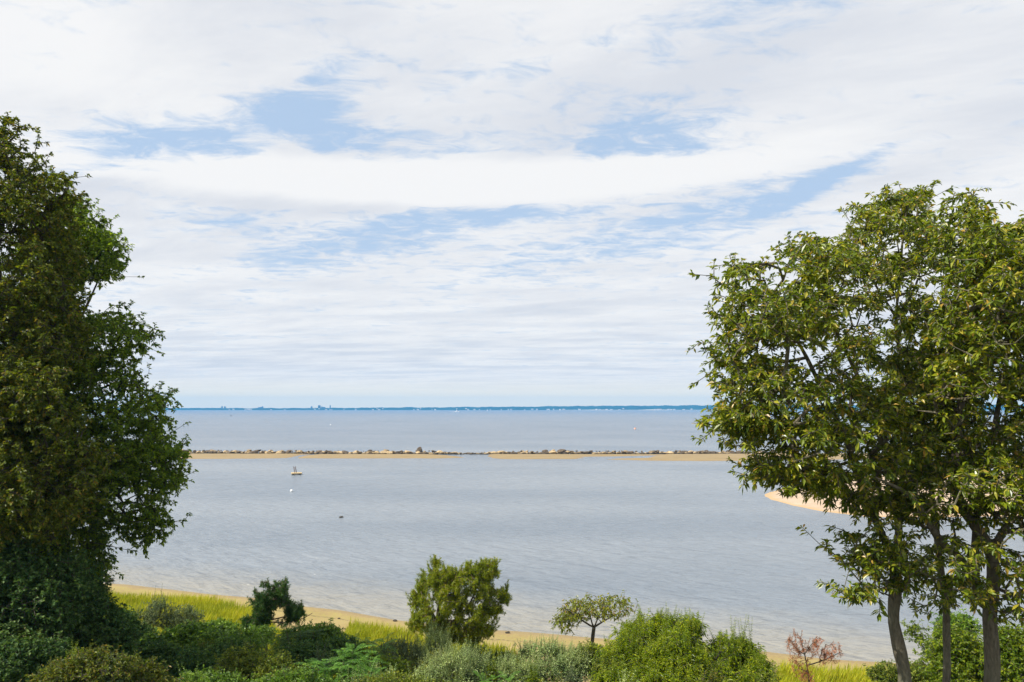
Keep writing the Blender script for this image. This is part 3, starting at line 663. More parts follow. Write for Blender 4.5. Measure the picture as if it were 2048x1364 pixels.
def right_oaks():
    rng = np.random.default_rng(101)
    Y = 15.0; b = P(1812, 1364, Y); b[2] = ground_at(b[0], Y) - 0.3
    p1 = [(1580, 462), (1555, 510), (1500, 508), (1445, 540), (1432, 600), (1462, 680), (1414, 695), (1440, 745), (1446, 815), (1412, 875), (1470, 880), (1500, 925), (1515, 960), (1560, 972), (1620, 985), (1700, 1022), (1840, 1010), (1860, 900), (1790, 760), (1760, 620), (1710, 520), (1640, 475)]
    p1b = [(1662, 1075), (1700, 1060), (1850, 1040), (1862, 1110), (1830, 1195), (1790, 1185), (1740, 1160), (1690, 1110)]
    c = [crown_points(p1, Y, 2.4, 420, rng, 90, 0.6, 0.43, airy), crown_points(p1b, Y - 0.6, 1.0, 34, rng, 40, 0.8, 0.47), crown_points([(1685, 1185), (1760, 1170), (1780, 1185), (1720, 1200)], Y - 1, 0.3, 6, rng, 30, 0.5, 0.2)]
    T = lambda px, py, dy=0.0: P(px, py, Y + dy)
    tree('oak_tree', 'oak with a kinked leaning trunk and open crown, leftmost of the right hand oaks', 'oak tree', b,
         [([b, T(1810, 1340), T(1806, 1310), T(1790, 1270), T(1786, 1220), T(1792, 1160), T(1788, 1100)], 0.165, 0.115),
          ([T(1788, 1110), T(1768, 1080), T(1752, 1040, .2), T(1735, 1000, .3), T(1700, 900, .5), T(1650, 790, .5), T(1600, 690, .4), T(1560, 640, .2), T(1530, 560)], 0.085, 0.02),
          ([T(1794, 1120), T(1800, 1060, .4), T(1795, 980, .8), T(1760, 850, 1.0), T(1700, 720, .6), T(1660, 640, .3), T(1640, 540)], 0.085, 0.02),
          ([T(1690, 880, .5), T(1620, 850, -.3), T(1540, 830, -.8), T(1460, 780, -1.)], 0.04, 0.012), ([T(1740, 1010, .3), T(1660, 960, -.5), T(1580, 940, -.9), T(1520, 930, -1.2)], 0.04, 0.012),
          ([T(1790, 1195), T(1745, 1180, -.7), T(1700, 1185, -1)], 0.02, 0.006)],
         c, bark_oak, lf_right, rng, k=8, sig=0.24, flat=.5, leaf=(0.135, 0.052), per=12, trunk_sel=[0])
    Y2 = 17.5; b = P(1890, 1364, Y2); b[2] = ground_at(b[0], Y2) - 0.3; T = lambda px, py, dy=0.0: P(px, py, Y2 + dy)
    p2 = [(1645, 485), (1685, 455), (1722, 418), (1780, 385), (1830, 376), (1866, 400), (1878, 455), (1915, 520), (1935, 640), (1950, 780), (1940, 930), (1860, 980), (1790, 900), (1740, 740), (1680, 560)]
    c = [crown_points(p2, Y2, 2.3, 330, rng, 80, 0.6, 0.435, airy), crown_points([(1800, 1110), (1880, 1080), (1960, 1150), (1950, 1225), (1840, 1225)], Y2 - .5, 0.9, 14, rng, 40, .8, .47)]
    tree('oak_tree', 'slim straight trunked oak behind the other two right hand oaks, its round top rising highest', 'oak tree', b,
         [([b, T(1892, 1320), T(1896, 1270), T(1890, 1200), T(1878, 1130), T(1872, 1060), T(1862, 980, .2), T(1840, 860, .3), T(1800, 730, .2), T(1788, 640), T(1800, 560), T(1805, 480), T(1815, 410)], 0.125, 0.018),
          ([T(1795, 640), T(1770, 600, -.4), T(1735, 540, -.5), T(1700, 490, -.6)], 0.04, 0.012), ([T(1788, 640), T(1830, 580, .3), T(1850, 500, .4), T(1850, 430, .4)], 0.04, 0.012),
          ([T(1830, 790, .2), T(1870, 690, .6), T(1900, 600, .6)], 0.045, 0.014)],
         c, bark_oak, lf_right, rng, k=8, sig=0.26, flat=.5, leaf=(0.14, 0.054), per=12, trunk_sel=[0])
    Y3 = 14.5; b = P(1987, 1364, Y3); b[2] = ground_at(b[0], Y3) - 0.3; T = lambda px, py, dy=0.0: P(px, py, Y3 + dy)
    p3 = [(1890, 440), (1925, 395), (1965, 392), (1985, 425), (2048, 440), (2150, 420), (2330, 500), (2420, 760), (2350, 1050), (2150, 1130), (2050, 1060), (1950, 1035), (1880, 1040), (1800, 1035), (1800, 960), (1850, 880), (1885, 760), (1875, 580)]
    c = [crown_points(p3, Y3, 2.6, 860, rng, 110, 0.55, 0.42, airy), crown_points([(1860, 1080), (2000, 1080), (2200, 1130), (2180, 1260), (2060, 1240), (1990, 1225), (1900, 1190)], Y3 - .4, 1.1, 32, rng, 40, .8, .47)]
    tree('oak_tree', 'stoutest oak at the right edge, thick forked trunk with a big limb sweeping left', 'oak tree', b,
         [([b, T(1985, 1320), T(1983, 1280), T(1976, 1235), T(1985, 1190), T(1992, 1140), T(1985, 1095), T(1950, 1050), T(1920, 1010), T(1905, 960, .3), T(1915, 850, .4), T(1940, 700, .4), T(1960, 560, .3), T(1955, 450)], 0.215, 0.02),
          ([T(1978, 1225), T(1958, 1190), T(1950, 1150), T(1930, 1120, -.1), T(1890, 1095, -.3), T(1865, 1060, -.5), T(1840, 1010, -.7), T(1800, 975, -1.), T(1750, 955, -1.2)], 0.12, 0.02),
          ([T(1952, 1160), T(1950, 1090), T(1955, 1000, .6), T(1990, 860, .8), T(2020, 700, .8), T(2050, 540, .8)], 0.085, 0.02),
          ([T(1990, 1110), T(2020, 1130, -.2), T(2060, 1160, -.3), T(2140, 1190, -.5)], 0.055, 0.02), ([T(1985, 1098), T(2040, 1010, .3), T(2110, 880, .4), T(2200, 760, .5)], 0.08, 0.02),
          ([T(1950, 1153), T(1910, 1158, -.4), T(1870, 1162, -.8), T(1840, 1145, -1)], 0.035, 0.01), ([T(1990, 1180), T(2030, 1190, -.2), T(2070, 1200, -.3), T(2130, 1215, -.3)], 0.04, 0.015)],
         c, bark_oak, lf_right, rng, k=8, sig=0.24, flat=.5, leaf=(0.135, 0.052), per=12, trunk_sel=[0])
right_oaks()

# ------------------------------------------------------------------ the left wood
def left_trees():
    rng = np.random.default_rng(202)
    def one(Y, px, label, outline, thick, n, leafm, mains, k=10, sig=0.26, leaf=(0.105, 0.056), cut=0.41, per=13, edge=100, ns=0.5, extra=()):
        b = P(px, 1364, Y); b[2] = ground_at(b[0], Y) - 0.3; T = lambda x, y, dy=0.0: P(x, y, Y + dy)
        cs = [crown_points(outline, Y, thick, n, rng, edge, ns, cut)] + [crown_points(o, Y + dy, th, nn, rng, 40, .8, .35) for o, dy, th, nn in extra]
        tree('oak_tree', label, 'oak tree', b, [([b] + [T(*q) for q in m], r0, r1) if j == 0 else ([T(*q) for q in m], r0, r1) for j, (m, r0, r1) in enumerate(mains)],
             cs, bark_dark, leafm, rng, k=k, sig=sig, leaf=leaf, per=per, kind='diamond', droop=0.25, trunk_sel=[0], step=0.5)
    one(27.0, 120, 'bright green oak behind the other left trees, rounded tufts bulging against the sky', [(60, 420), (135, 392), (160, 400), (188, 425), (220, 452), (244, 482), (244, 520), (232, 548), (200, 562), (150, 575), (130, 700), (110, 900), (60, 900), (0, 600)], 2.6, 620, lf_leftg,
        [([(120, 1200), (125, 1000), (110, 850), (120, 700), (140, 560), (150, 450)], .24, .03), ([(120, 720), (160, 640), (215, 520)], .07, .02), ([(115, 850), (60, 700), (40, 560)], .07, .02)])
    one(22.0, -60, 'tallest oak at the left edge, olive leaves, its crown rising highest of all', [(-330, 150), (-150, 160), (-20, 228), (35, 245), (52, 288), (105, 318), (130, 352), (128, 380), (146, 378), (140, 410), (140, 470), (160, 520), (150, 590), (170, 690), (165, 760), (150, 850), (60, 900), (-330, 900)], 3.0, 1200, lf_left,
        [([(-60, 1200), (-70, 1000), (-60, 800), (-50, 650), (-40, 480), (-60, 300)], .30, .03), ([(-60, 830), (20, 690), (70, 560), (90, 430)], .11, .02), ([(-62, 900), (30, 740), (90, 700), (150, 640)], .09, .02), ([(-50, 620), (0, 480), (20, 350)], .08, .02), ([(-55, 700), (-160, 560), (-200, 400)], .1, .02)])
    one(24.0, 90, 'spreading oak at left whose lower boughs reach furthest right over the bay', [(150, 640), (195, 622), (240, 606), (270, 622), (296, 645), (312, 668), (306, 695), (272, 712), (268, 745), (310, 778), (345, 800), (343, 822), (322, 846), (345, 868), (372, 892), (358, 915), (376, 935), (352, 968), (322, 985), (326, 1015), (328, 1050), (270, 1055), (225, 1075), (212, 1130), (170, 1180), (60, 1190), (-60, 1150), (-60, 700), (60, 620)], 2.8, 1250, lf_leftg,
        [([(95, 1200), (100, 1100), (95, 1000), (100, 900), (130, 800), (160, 700), (190, 630)], .22, .03), ([(98, 960), (180, 870), (240, 820), (300, 800)], .08, .015), ([(98, 1000), (190, 940), (280, 920), (345, 935)], .08, .015), ([(100, 1080), (170, 1030), (250, 1000), (300, 1010)], .06, .012), ([(100, 900), (40, 780), (20, 680)], .08, .02), ([(140, 780), (220, 700), (280, 660)], .06, .015)],
        sig=0.25, cut=0.42, edge=120, extra=[([(255, 1050), (330, 1030), (310, 1102), (285, 1090)], 0, .5, 14), ([(190, 1080), (215, 1125), (200, 1140), (150, 1130)], 0, .6, 14)])
    one(20.5, -150, 'shaded oak low at the left edge under the tallest oak, dark brownish leaves', [(-330, 700), (0, 690), (90, 700), (170, 760), (190, 850), (200, 960), (150, 1050), (60, 1100), (-330, 1150)], 2.2, 620, lf_left,
        [([(-150, 1200), (-150, 1000), (-120, 850), (-100, 760)], .22, .05), ([(-140, 960), (-40, 830), (60, 790), (120, 780)], .08, .015), ([(-145, 1020), (-20, 950), (80, 930), (160, 930)], .07, .012)])
left_trees()

# ------------------------------------------------------------------ shrubs
def lobe_points(lobes, n, rng, shell=0.62, ns=0.9, cut=0.36):
    """lobes (px, py, rx_px, ry_px, Y): tips near the surface of a few overlapping round masses"""
    out = []; w = np.array([l[2] * l[3] for l in lobes], float); w /= w.sum()
    for l, m in zip(lobes, np.maximum(8, (w * n).astype(int))):
        c = P(l[0], l[1], l[4]); rx, rz = l[2] / F * l[4], l[3] / F * l[4]; R = np.array((rx, (rx + rz) / 2 * 0.9, rz)); got = []
        while sum(map(len, got)) < m:
            q = unit(rng.normal(0, 1, (m * 3, 3))) * (shell + (1 - shell) * rng.random((m * 3, 1)) ** 0.6); q = q * (0.48 + 1.05 * fbm(c + q * R, 1.6)[:, None])
            p = c + q * R; p = p[(q[:, 2] > -0.75) & (fbm(p, ns) > cut - 0.03 * len(got))]; got.append(p)
        out.append(np.concatenate(got)[:m])
    return np.concatenate(out)
def shrub(name, label, cat, lobes, leafm, rng, n=260, k=5, sig=0.14, leaf=(0.09, 0.04), per=7, kind='diamond', stems=5, bark=None, droop=0.2, shell=0.55, cut=0.34, shoots=45, shoot_len=0.4, back=0.2, shoot_zone=None, upb=0.0):
    x, Y = np.mean([P(l[0], l[1], l[4])[0] for l in lobes]), np.mean([l[4] for l in lobes]); gz = ground_at(x, Y)
    root = empty(name, (x, Y, gz)); tag(root, label, cat); sk = Skel(rng)
    ex = sig * 0.8 + leaf[0] * 0.5; lobes = [(l[0], l[1], max(l[2] - ex * F / l[4], l[2] * .4), max(l[3] - ex * F / l[4], l[3] * .4), l[4]) for l in lobes]
    C = lobe_points(lobes, n, rng, shell, 0.9, cut); zc = C[:, 2]
    C = C[zc > np.array([ground_at(*p[:2]) for p in C]) + 0.05]
    for j in range(stems):
        t = C[rng.integers(len(C))]; a = np.array((x + rng.normal(0, .12), Y + rng.normal(0, .12), gz - 0.1)); sk.main([a, a * 0.5 + t * 0.5 + np.array((0, 0, .2)), a * 0.15 + t * 0.85], 0.035, 0.012, wob=.08, free=True)
    tips = cluster(C, k, sig, rng, 0.8); sk.grow(tips, 0.3, 0.1, jit=.04)
    if upb: sk.tip_dir = unit(sk.tip_dir + np.array((0, 0, upb)))
    V, f = rosettes(sk, per, leaf[0], leaf[1], rng, kind=kind, droop=droop, back=back); Vt, ft = sk.twigs(0.004, rmax=0.03)
    if shoots:                                                  # long upright shoots set with leaves all the way
        top = C[(C[:, 2] > np.quantile(C[:, 2], 0.45))]; B = top[rng.integers(len(top), size=shoots)]; Ls = rng.uniform(.5, 1.0, shoots) * shoot_len; B = B - np.array((0, 0, .22)) * Ls[:, None]
        if shoot_zone is not None:
            B2 = np.array([P(a, b_, Y_) for a, b_, Y_, l_ in shoot_zone]); B = np.concatenate([B, B2]); Ls = np.concatenate([Ls, [z[3] for z in shoot_zone]])
        d = unit(np.stack([rng.normal(0.05, .22, len(B)), rng.normal(0, .22, len(B)), np.ones(len(B))], -1)); m = 38
        t = np.tile(np.linspace(0.0, 1, m), (len(B), 1)); pp = (B[:, None] + d[:, None] * (t * Ls[:, None])[..., None]); taper = (1.1 - 0.6 * t).reshape(-1)
        ang = (np.arange(m) * 2.4)[None] + rng.uniform(0, 6, (len(B), 1)); dirs = np.stack([np.cos(ang), np.sin(ang), 0.55 + 0.5 * t], -1).reshape(-1, 3)
        V2, f2 = leaves(pp.reshape(-1, 3), dirs, np.array((0, 0, 1.0)) + rng.normal(0, .35, (len(B) * m, 3)), leaf[0] * taper, leaf[1] * taper, kind, droop)
        f = np.concatenate([f, f2 + len(V)]); V = np.concatenate([V, V2])
        T = d; a = unit(np.cross(T, np.array((1., 0, 0)))); b_ = np.cross(T, a); e = B + d * Ls[:, None]
        ring = [a * math.cos(q) + b_ * math.sin(q) for q in (0, 2.1, 4.2)]
        V3 = np.stack([B + r * .007 for r in ring] + [e + r * .002 for r in ring], 1).reshape(-1, 3); bb = (np.arange(len(B)) * 6)[:, None, None]
        f3 = (bb + np.array([(0, 1, 4, 3), (1, 2, 5, 4), (2, 0, 3, 5)])[None]).reshape(-1, 4); ft = np.concatenate([ft, f3 + len(Vt)]); Vt = np.concatenate([Vt, V3])
    sk.trunk_mesh('stems', bark or bark_dark, root, 7)
    mesh_obj('branches', local(Vt, root), [ft], bark or bark_dark, root)
    mesh_obj('foliage', local(V, root), [f], leafm, root); return root

def compound(name, label, cat, px, py, Y, spread, nf, leafm, rng, top=0.0, L=(0.7, 1.1), leaf=(0.13, 0.042), stems=()):
    """plant of long feathery fronds: stalks that carry pairs of narrow leaflets"""
    c = P(px, py, Y); gz = ground_at(c[0], Y); root = empty(name, (c[0], Y, gz)); tag(root, label, cat); mb = MB(); heads = []
    for dx, dy, dz in stems:
        h = c + np.array((dx, dy, dz)); a = np.array((c[0] + dx * .25, Y + dy * .25, gz - .1)); mb.tube([a, a * .5 + h * .5 + np.array((.06, .03, 0)), h], [.035, .025, .012], 7); heads.append(h)
    mb.build('stems', bark_red, root, True, True); Vs, Fs, Rs, Rf, o, o2 = [], [], [], [], 0, 0; mp = 15
    for h in heads:
        for q in range(nf):
            az = q * 2.4 + rng.uniform(-.3, .3); e = rng.uniform(0.0, 0.95) + 0.15 * (q < 4); l = rng.uniform(*L) * spread; t = np.linspace(0, 1, mp + 1)
            hd = np.array((math.cos(az), math.sin(az), 0)); pp = h - np.array((0, 0, rng.uniform(0, .35))) + hd * (t * math.cos(e) * l)[:, None] + np.array((0, 0, 1.)) * (t * math.sin(e) * l - 0.42 * l * t ** 2)[:, None]
            V, f = sweep(pp, np.linspace(.008, .003, mp + 1), 3); Rs.append(V); Rf.append(f + o2); o2 += len(V)
            T = unit(np.gradient(pp, axis=0)); side = unit(np.cross(T, np.array((0, 0, 1.)))); s = np.concatenate([side[2:], -side[2:]]); b_ = np.concatenate([pp[2:], pp[2:]]); TT = np.concatenate([T[2:], T[2:]]); k = np.sin(np.linspace(.5, 2.75, mp - 1)); k = np.concatenate([k, k])
            V, f = leaves(b_, s + TT * .35, np.array((0, 0, 1.)) + rng.normal(0, .18, b_.shape), leaf[0] * k * spread, leaf[1] * spread * np.sqrt(k), 'diamond', .22, .1); Vs.append(V); Fs.append(f + o); o += len(V)
    mesh_obj('frond_stalks', local(np.concatenate(Rs), root), [np.concatenate(Rf)], leafm, root); mesh_obj('foliage', local(np.concatenate(Vs), root), [np.concatenate(Fs)], leafm, root); return root

def needles(tips, dirs, rng, m=46, shoot=0.34, L=0.11, W=0.014):
    n = len(tips); t = rng.random((n, m)); b = tips[:, None] - dirs[:, None] * (t * shoot)[..., None]
    a = rng.normal(0, 1, (n, m, 3)); a = unit(a - (a * dirs[:, None]).sum(-1, keepdims=True) * dirs[:, None]); d = unit(a * 0.8 + dirs[:, None] * 0.75)
    s = unit(np.cross(d, rng.normal(0, 1, d.shape))) * W; e = b + d * (L * rng.uniform(.75, 1.15, (n, m)))[..., None]
    V = np.stack([b - s * .5, b + s * .5, e], 2).reshape(-1, 3); return V, np.arange(n * m * 3).reshape(-1, 3)
def pine(name, label, cat, px, Y, outline, thick, n, leafm, mains, rng, k=5, sig=0.22, cut=0.36, edge=40, m=46, shoot=0.34, L=0.11, W=0.016, ns=0.9, bark=None, part='needles', rt=0.006):
    b = P(px, 1290, Y); b[2] = ground_at(b[0], Y) - .15; root = empty(name, tuple(b)); tag(root, label, cat); sk = Skel(rng); T = lambda x, y, dy=0.0: P(x, y, Y + dy)
    for j, (q, r0, r1) in enumerate(mains): sk.main(([b] if j == 0 else []) + [T(*v) for v in q], r0, r1, free=(j == 0))
    C = np.concatenate([crown_points(o, Y + dy, th, nn, rng, edge, ns, cut) for o, dy, th, nn in outline]); tips = cluster(C, k, sig, rng, .8); sk.grow(tips, .3, .15, jit=.03)
    sk.tip_dir = unit(sk.tip_dir * .8 + np.array((0, 0, .85)))
    V, f = sk.twigs(rt, rmax=.05); sk.trunk_mesh('trunk', bark or bark_red, root, 9); mesh_obj('branches', local(V, root), [f], bark or bark_red, root)
    V, f = needles(sk.tips, sk.tip_dir, rng, m, shoot, L, W); mesh_obj(part, local(V, root), [f], leafm, root); return root

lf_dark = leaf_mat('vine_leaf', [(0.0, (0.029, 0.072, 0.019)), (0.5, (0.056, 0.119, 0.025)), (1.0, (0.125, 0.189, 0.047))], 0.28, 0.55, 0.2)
lf_mid = leaf_mat('bush_leaf', [(0.0, (0.056, 0.121, 0.012)), (0.5, (0.113, 0.213, 0.018)), (1.0, (0.224, 0.334, 0.030))], 0.32, 0.42, 0.4)
lf_bright = leaf_mat('bright_leaf', [(0.0, (0.065, 0.120, 0.006)), (0.5, (0.130, 0.204, 0.008)), (1.0, (0.260, 0.300, 0.014))], 0.40, 0.42, 0.35)
lf_olive = leaf_mat('olive_leaf', [(0.0, (0.065, 0.106, 0.010)), (0.5, (0.138, 0.194, 0.017)), (1.0, (0.276, 0.292, 0.032))], 0.35, 0.5, 0.3)
lf_silver = leaf_mat('silver_leaf', [(0.0, (0.168, 0.243, 0.084)), (0.5, (0.318, 0.411, 0.160)), (1.0, (0.561, 0.636, 0.299))], 0.30, 0.55, 0.3)
lf_greyd = leaf_mat('grey_green_leaf', [(0.0, (0.067, 0.106, 0.044)), (0.5, (0.120, 0.173, 0.074)), (1.0, (0.240, 0.284, 0.134))], 0.28, 0.55, 0.3)
lf_wil = leaf_mat('lance_leaf', [(0.0, (0.090, 0.156, 0.004)), (0.5, (0.190, 0.267, 0.007)), (1.0, (0.382, 0.416, 0.018))], 0.42, 0.40, 0.35)
lf_fern = leaf_mat('leaflet', [(0.0, (0.048, 0.131, 0.013)), (0.5, (0.085, 0.206, 0.018)), (1.0, (0.149, 0.289, 0.033))], 0.36, 0.42, 0.35)
lf_small = leaf_mat('autumn_leaf', [(0.0, (0.10, 0.14, 0.010)), (0.5, (0.22, 0.27, 0.02)), (0.9, (0.34, 0.33, 0.04)), (1.0, (0.30, 0.14, 0.05))], 0.36, 0.4, 0.35)
nd_green = leaf_mat('pine_needle', [(0.00, (0.099, 0.154, 0.007)), (0.50, (0.220, 0.281, 0.009)), (0.90, (0.352, 0.385, 0.013)), (1.00, (0.462, 0.308, 0.044))], 0.28, 0.5, 0.25)
nd_shade = leaf_mat('shaded_needle', [(0.0, (0.026, 0.072, 0.017)), (0.5, (0.050, 0.122, 0.023)), (1.0, (0.101, 0.173, 0.036))], 0.22, 0.5, 0.25)  # young pine: shade of the left oaks put into the needle colour
nd_dead = leaf_mat('dead_needle', [(0.0, (0.286, 0.102, 0.051)), (0.5, (0.428, 0.173, 0.092)), (1.0, (0.530, 0.265, 0.153))], 0.25, 0.7, 0.2)

def shrubs():
    rng = np.random.default_rng(303); S = lambda *a, **k: shrub(a[0], a[1], a[2], a[3], a[4], rng, **k)
    # the dark bank under the left trees
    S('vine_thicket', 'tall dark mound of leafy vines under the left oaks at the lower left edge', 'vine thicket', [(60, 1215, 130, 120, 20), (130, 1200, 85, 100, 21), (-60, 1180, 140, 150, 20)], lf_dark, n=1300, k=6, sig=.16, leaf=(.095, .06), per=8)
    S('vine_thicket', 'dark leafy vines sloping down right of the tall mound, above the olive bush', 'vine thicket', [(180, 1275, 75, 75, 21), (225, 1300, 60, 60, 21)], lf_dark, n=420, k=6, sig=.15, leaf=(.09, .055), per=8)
    S('dark_shrub', 'blackish shrub with loose twigs hanging out to the right just below the left oaks', 'shrub', [(165, 1165, 42, 50, 25), (185, 1200, 30, 40, 25)], lf_dark, n=240, sig=.2, leaf=(.10, .035), per=7)
    S('dark_shrub', 'low dark shrub between the vine mound and the pale sand gap', 'shrub', [(240, 1255, 40, 40, 29), (275, 1275, 40, 35, 29)], lf_dark, n=260, k=6, sig=.18, leaf=(.12, .055), per=7)
    S('olive_bush', 'olive green bush at the bottom edge on the left, nearest the viewer', 'bush', [(185, 1345, 85, 50, 16), (110, 1375, 60, 35, 16)], lf_left, n=420, k=5, sig=.13, leaf=(.075, .03), per=8)
    S('olive_bush', 'second olive bush at the bottom edge, lower and just right of the first', 'bush', [(280, 1360, 60, 40, 16.5), (340, 1385, 55, 28, 16.5)], lf_left, n=320, k=5, sig=.13, leaf=(.075, .03), per=8)
    S('wispy_shrub', 'wispy dark shrub with thin upright twigs standing against the marsh grass at left', 'shrub', [(318, 1228, 34, 38, 37), (285, 1245, 30, 28, 37)], lf_greyd, n=150, k=5, sig=.2, leaf=(.10, .03), per=6, shoots=60, shoot_len=1.0, shoot_zone=[(308, 1205, 37, .9), (320, 1205, 37, 1.0), (330, 1208, 37, .8), (276, 1225, 37, .7)])
    S('grey_shrub', 'rounded grey green shrub on the marsh grass right of the wispy twigs', 'shrub', [(375, 1238, 36, 30, 37), (345, 1245, 30, 26, 37)], lf_greyd, n=170, k=5, sig=.18, leaf=(.09, .032), per=7, shoots=70, shoot_len=.5)
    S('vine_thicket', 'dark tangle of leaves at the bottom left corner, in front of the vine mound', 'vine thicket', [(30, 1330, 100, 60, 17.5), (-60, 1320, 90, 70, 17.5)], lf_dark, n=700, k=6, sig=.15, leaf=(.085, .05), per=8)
    # middle bank
    S('leafy_bush', 'mid green broad leaved bush on the left bank, brightest leaves on its crown', 'bush', [(385, 1282, 55, 34, 28), (330, 1300, 50, 36, 28)], lf_mid, n=330, k=6, sig=.2, leaf=(.16, .085), per=7, kind='broad')
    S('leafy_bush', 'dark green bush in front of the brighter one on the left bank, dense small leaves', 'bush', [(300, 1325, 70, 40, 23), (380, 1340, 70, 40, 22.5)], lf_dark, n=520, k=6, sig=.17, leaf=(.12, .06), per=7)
    S('leafy_bush', 'wide green bush below the dark young pine, spilling down the bank', 'bush', [(480, 1290, 70, 34, 27), (430, 1290, 50, 30, 27)], lf_mid, n=430, k=6, sig=.18, leaf=(.12, .055), per=7)
    S('leafy_bush', 'yellow flecked green bush low in front, between the dark bush and the feathery fronds', 'bush', [(500, 1335, 75, 45, 21), (560, 1350, 60, 40, 20.5)], lf_olive, n=560, k=5, sig=.15, leaf=(.085, .036), per=8)
    S('leafy_bush', 'rounded dark green bush right of the young pine foot, along the grass edge', 'bush', [(650, 1280, 50, 34, 29), (600, 1282, 50, 30, 29)], lf_mid, n=420, k=6, sig=.17, leaf=(.11, .05), per=7)
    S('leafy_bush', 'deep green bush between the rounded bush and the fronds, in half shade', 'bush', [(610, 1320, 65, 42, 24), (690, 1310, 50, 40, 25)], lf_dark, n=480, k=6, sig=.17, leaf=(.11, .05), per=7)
    S('leafy_bush', 'low dark bush at the bottom edge, left of the feathery fronds', 'bush', [(420, 1372, 70, 26, 19), (500, 1385, 60, 24, 19)], lf_mid, n=330, k=6, sig=.14, leaf=(.09, .04), per=7)
    compound('sumac', 'tall plant of long feathery fronds at the bottom edge, brightest green of the bank', 'sumac', 690, 1335, 20.0, 0.9, 17, lf_fern, rng, stems=[(-.5, 0, .1), (0, -.2, .25), (.45, .1, .2), (.1, .5, .3), (-.9, .3, -.05), (.8, -.4, -.05), (-.2, -.7, -.1)])
    compound('sumac', 'smaller feathery frond plant arching above the bank just behind the bright one', 'sumac', 735, 1290, 26.0, 1.0, 11, lf_fern, rng, stems=[(0, 0, .1), (.5, .2, 0), (-.5, .3, .05)])
    compound('sumac', 'dull feathery frond plant beside the foot of the dark young pine', 'sumac', 600, 1262, 28.0, 0.9, 9, lf_dark, rng, stems=[(0, 0, 0), (-.6, .2, -.1), (.5, .2, -.1)])
    S('grey_shrub', 'dark grey green shrub left of the pale silvery ones, below the bushy pine', 'shrub', [(800, 1312, 50, 34, 28), (760, 1335, 45, 34, 26.5)], lf_greyd, n=380, k=5, sig=.16, leaf=(.085, .03), per=7, shoots=130, shoot_len=.7)
    S('silver_shrub', 'thin silvery shrub of upright shoots standing against the foot of the bushy pine', 'shrub', [(872, 1300, 34, 40, 29), (850, 1330, 40, 34, 28)], lf_silver, n=150, k=5, sig=.16, leaf=(.085, .03), per=6, shoots=110, shoot_len=1.0, shoot_zone=[(868, 1275, 29, .9), (880, 1280, 29, .8), (856, 1290, 29, .9), (892, 1290, 29, .7)])
    S('silver_shrub', 'pale silvery shrub with long spiky shoots at the bottom edge in the middle', 'shrub', [(920, 1345, 62, 40, 22), (860, 1365, 50, 34, 22)], lf_silver, n=360, k=5, sig=.13, leaf=(.075, .027), per=7, shoots=260, shoot_len=1.0)
    S('silver_shrub', 'broad silver green shrub in front of the small umbrella shaped tree', 'shrub', [(1090, 1325, 85, 38, 25), (1030, 1350, 60, 34, 24), (1140, 1335, 50, 34, 25)], lf_silver, n=620, k=5, sig=.14, leaf=(.075, .028), per=7, shoots=420, shoot_len=.75)
    compound('sumac', 'low feathery fronds at the bottom edge between the two pale silvery shrubs', 'sumac', 985, 1358, 20.0, .7, 9, lf_fern, rng, stems=[(0, 0, 0), (.4, .1, -.05), (-.3, .2, -.1)])
    S('grey_shrub', 'dark low shrub in the gap between the silvery shrubs, beside the grass', 'shrub', [(990, 1322, 40, 22, 28), (950, 1310, 40, 22, 29)], lf_dark, n=180, k=5, sig=.16, leaf=(.09, .03), per=7)
    S('olive_bush', 'yellow green bush right of the silvery shrub, under the umbrella shaped tree', 'bush', [(1180, 1320, 45, 36, 25.5), (1220, 1345, 50, 36, 24.5)], lf_olive, n=360, k=6, sig=.15, leaf=(.085, .034), per=8)
    S('lance_leaf_bush', 'largest rounded bright green bush with narrow leaves, right of centre at the bottom edge', 'bush', [(1290, 1275, 62, 46, 26), (1360, 1270, 66, 46, 26), (1250, 1320, 60, 50, 25), (1340, 1330, 95, 60, 24.5), (1420, 1320, 56, 56, 25.5), (1440, 1365, 70, 40, 24), (1300, 1370, 120, 40, 23.5)], lf_wil, n=1700, k=6, sig=.15, leaf=(.14, .034), per=8, droop=.45, shoots=620, shoot_len=.8, shell=.5, upb=.7)
    S('lance_leaf_bush', 'narrow leaved bush with tall spiky shoots just right of the largest bright bush', 'bush', [(1480, 1320, 44, 50, 26), (1505, 1355, 50, 40, 25)], lf_wil, n=460, k=6, sig=.15, leaf=(.13, .034), per=8, droop=.4, upb=.7, shoots=120, shoot_len=.7, shoot_zone=[(1465, 1285, 26, 1.0), (1466, 1287, 26.1, 1.05), (1485, 1286, 25.9, 1.1), (1501, 1291, 25.9, 1.1), (1463, 1290, 26, 1.0), (1483, 1290, 26.1, 1.05), (1484, 1285, 26, 1.05), (1500, 1290, 26, 1.05), (1478, 1290, 26.2, .9), (1462, 1290, 25.8, .8), (1487, 1288, 25.8, 1.0), (1503, 1295, 26.2, .9)])
    S('leafy_bush', 'light green bush with small leaves at the bottom edge, just left of the bright fronds', 'bush', [(590, 1372, 60, 34, 18), (640, 1385, 50, 30, 18)], lf_mid, n=330, k=5, sig=.14, leaf=(.085, .04), per=8)
    S('leafy_bush', 'fresh green bush behind the bright fronds and left of the dark grey green shrub', 'bush', [(720, 1320, 50, 36, 25), (770, 1345, 50, 32, 23)], lf_bright, n=330, k=5, sig=.16, leaf=(.10, .045), per=7)
    S('leafy_bush', 'low fresh green bush among the grass between the young pine and the wispy twigs', 'bush', [(440, 1262, 46, 22, 31), (520, 1272, 36, 20, 31)], lf_mid, n=260, k=5, sig=.16, leaf=(.11, .05), per=7)
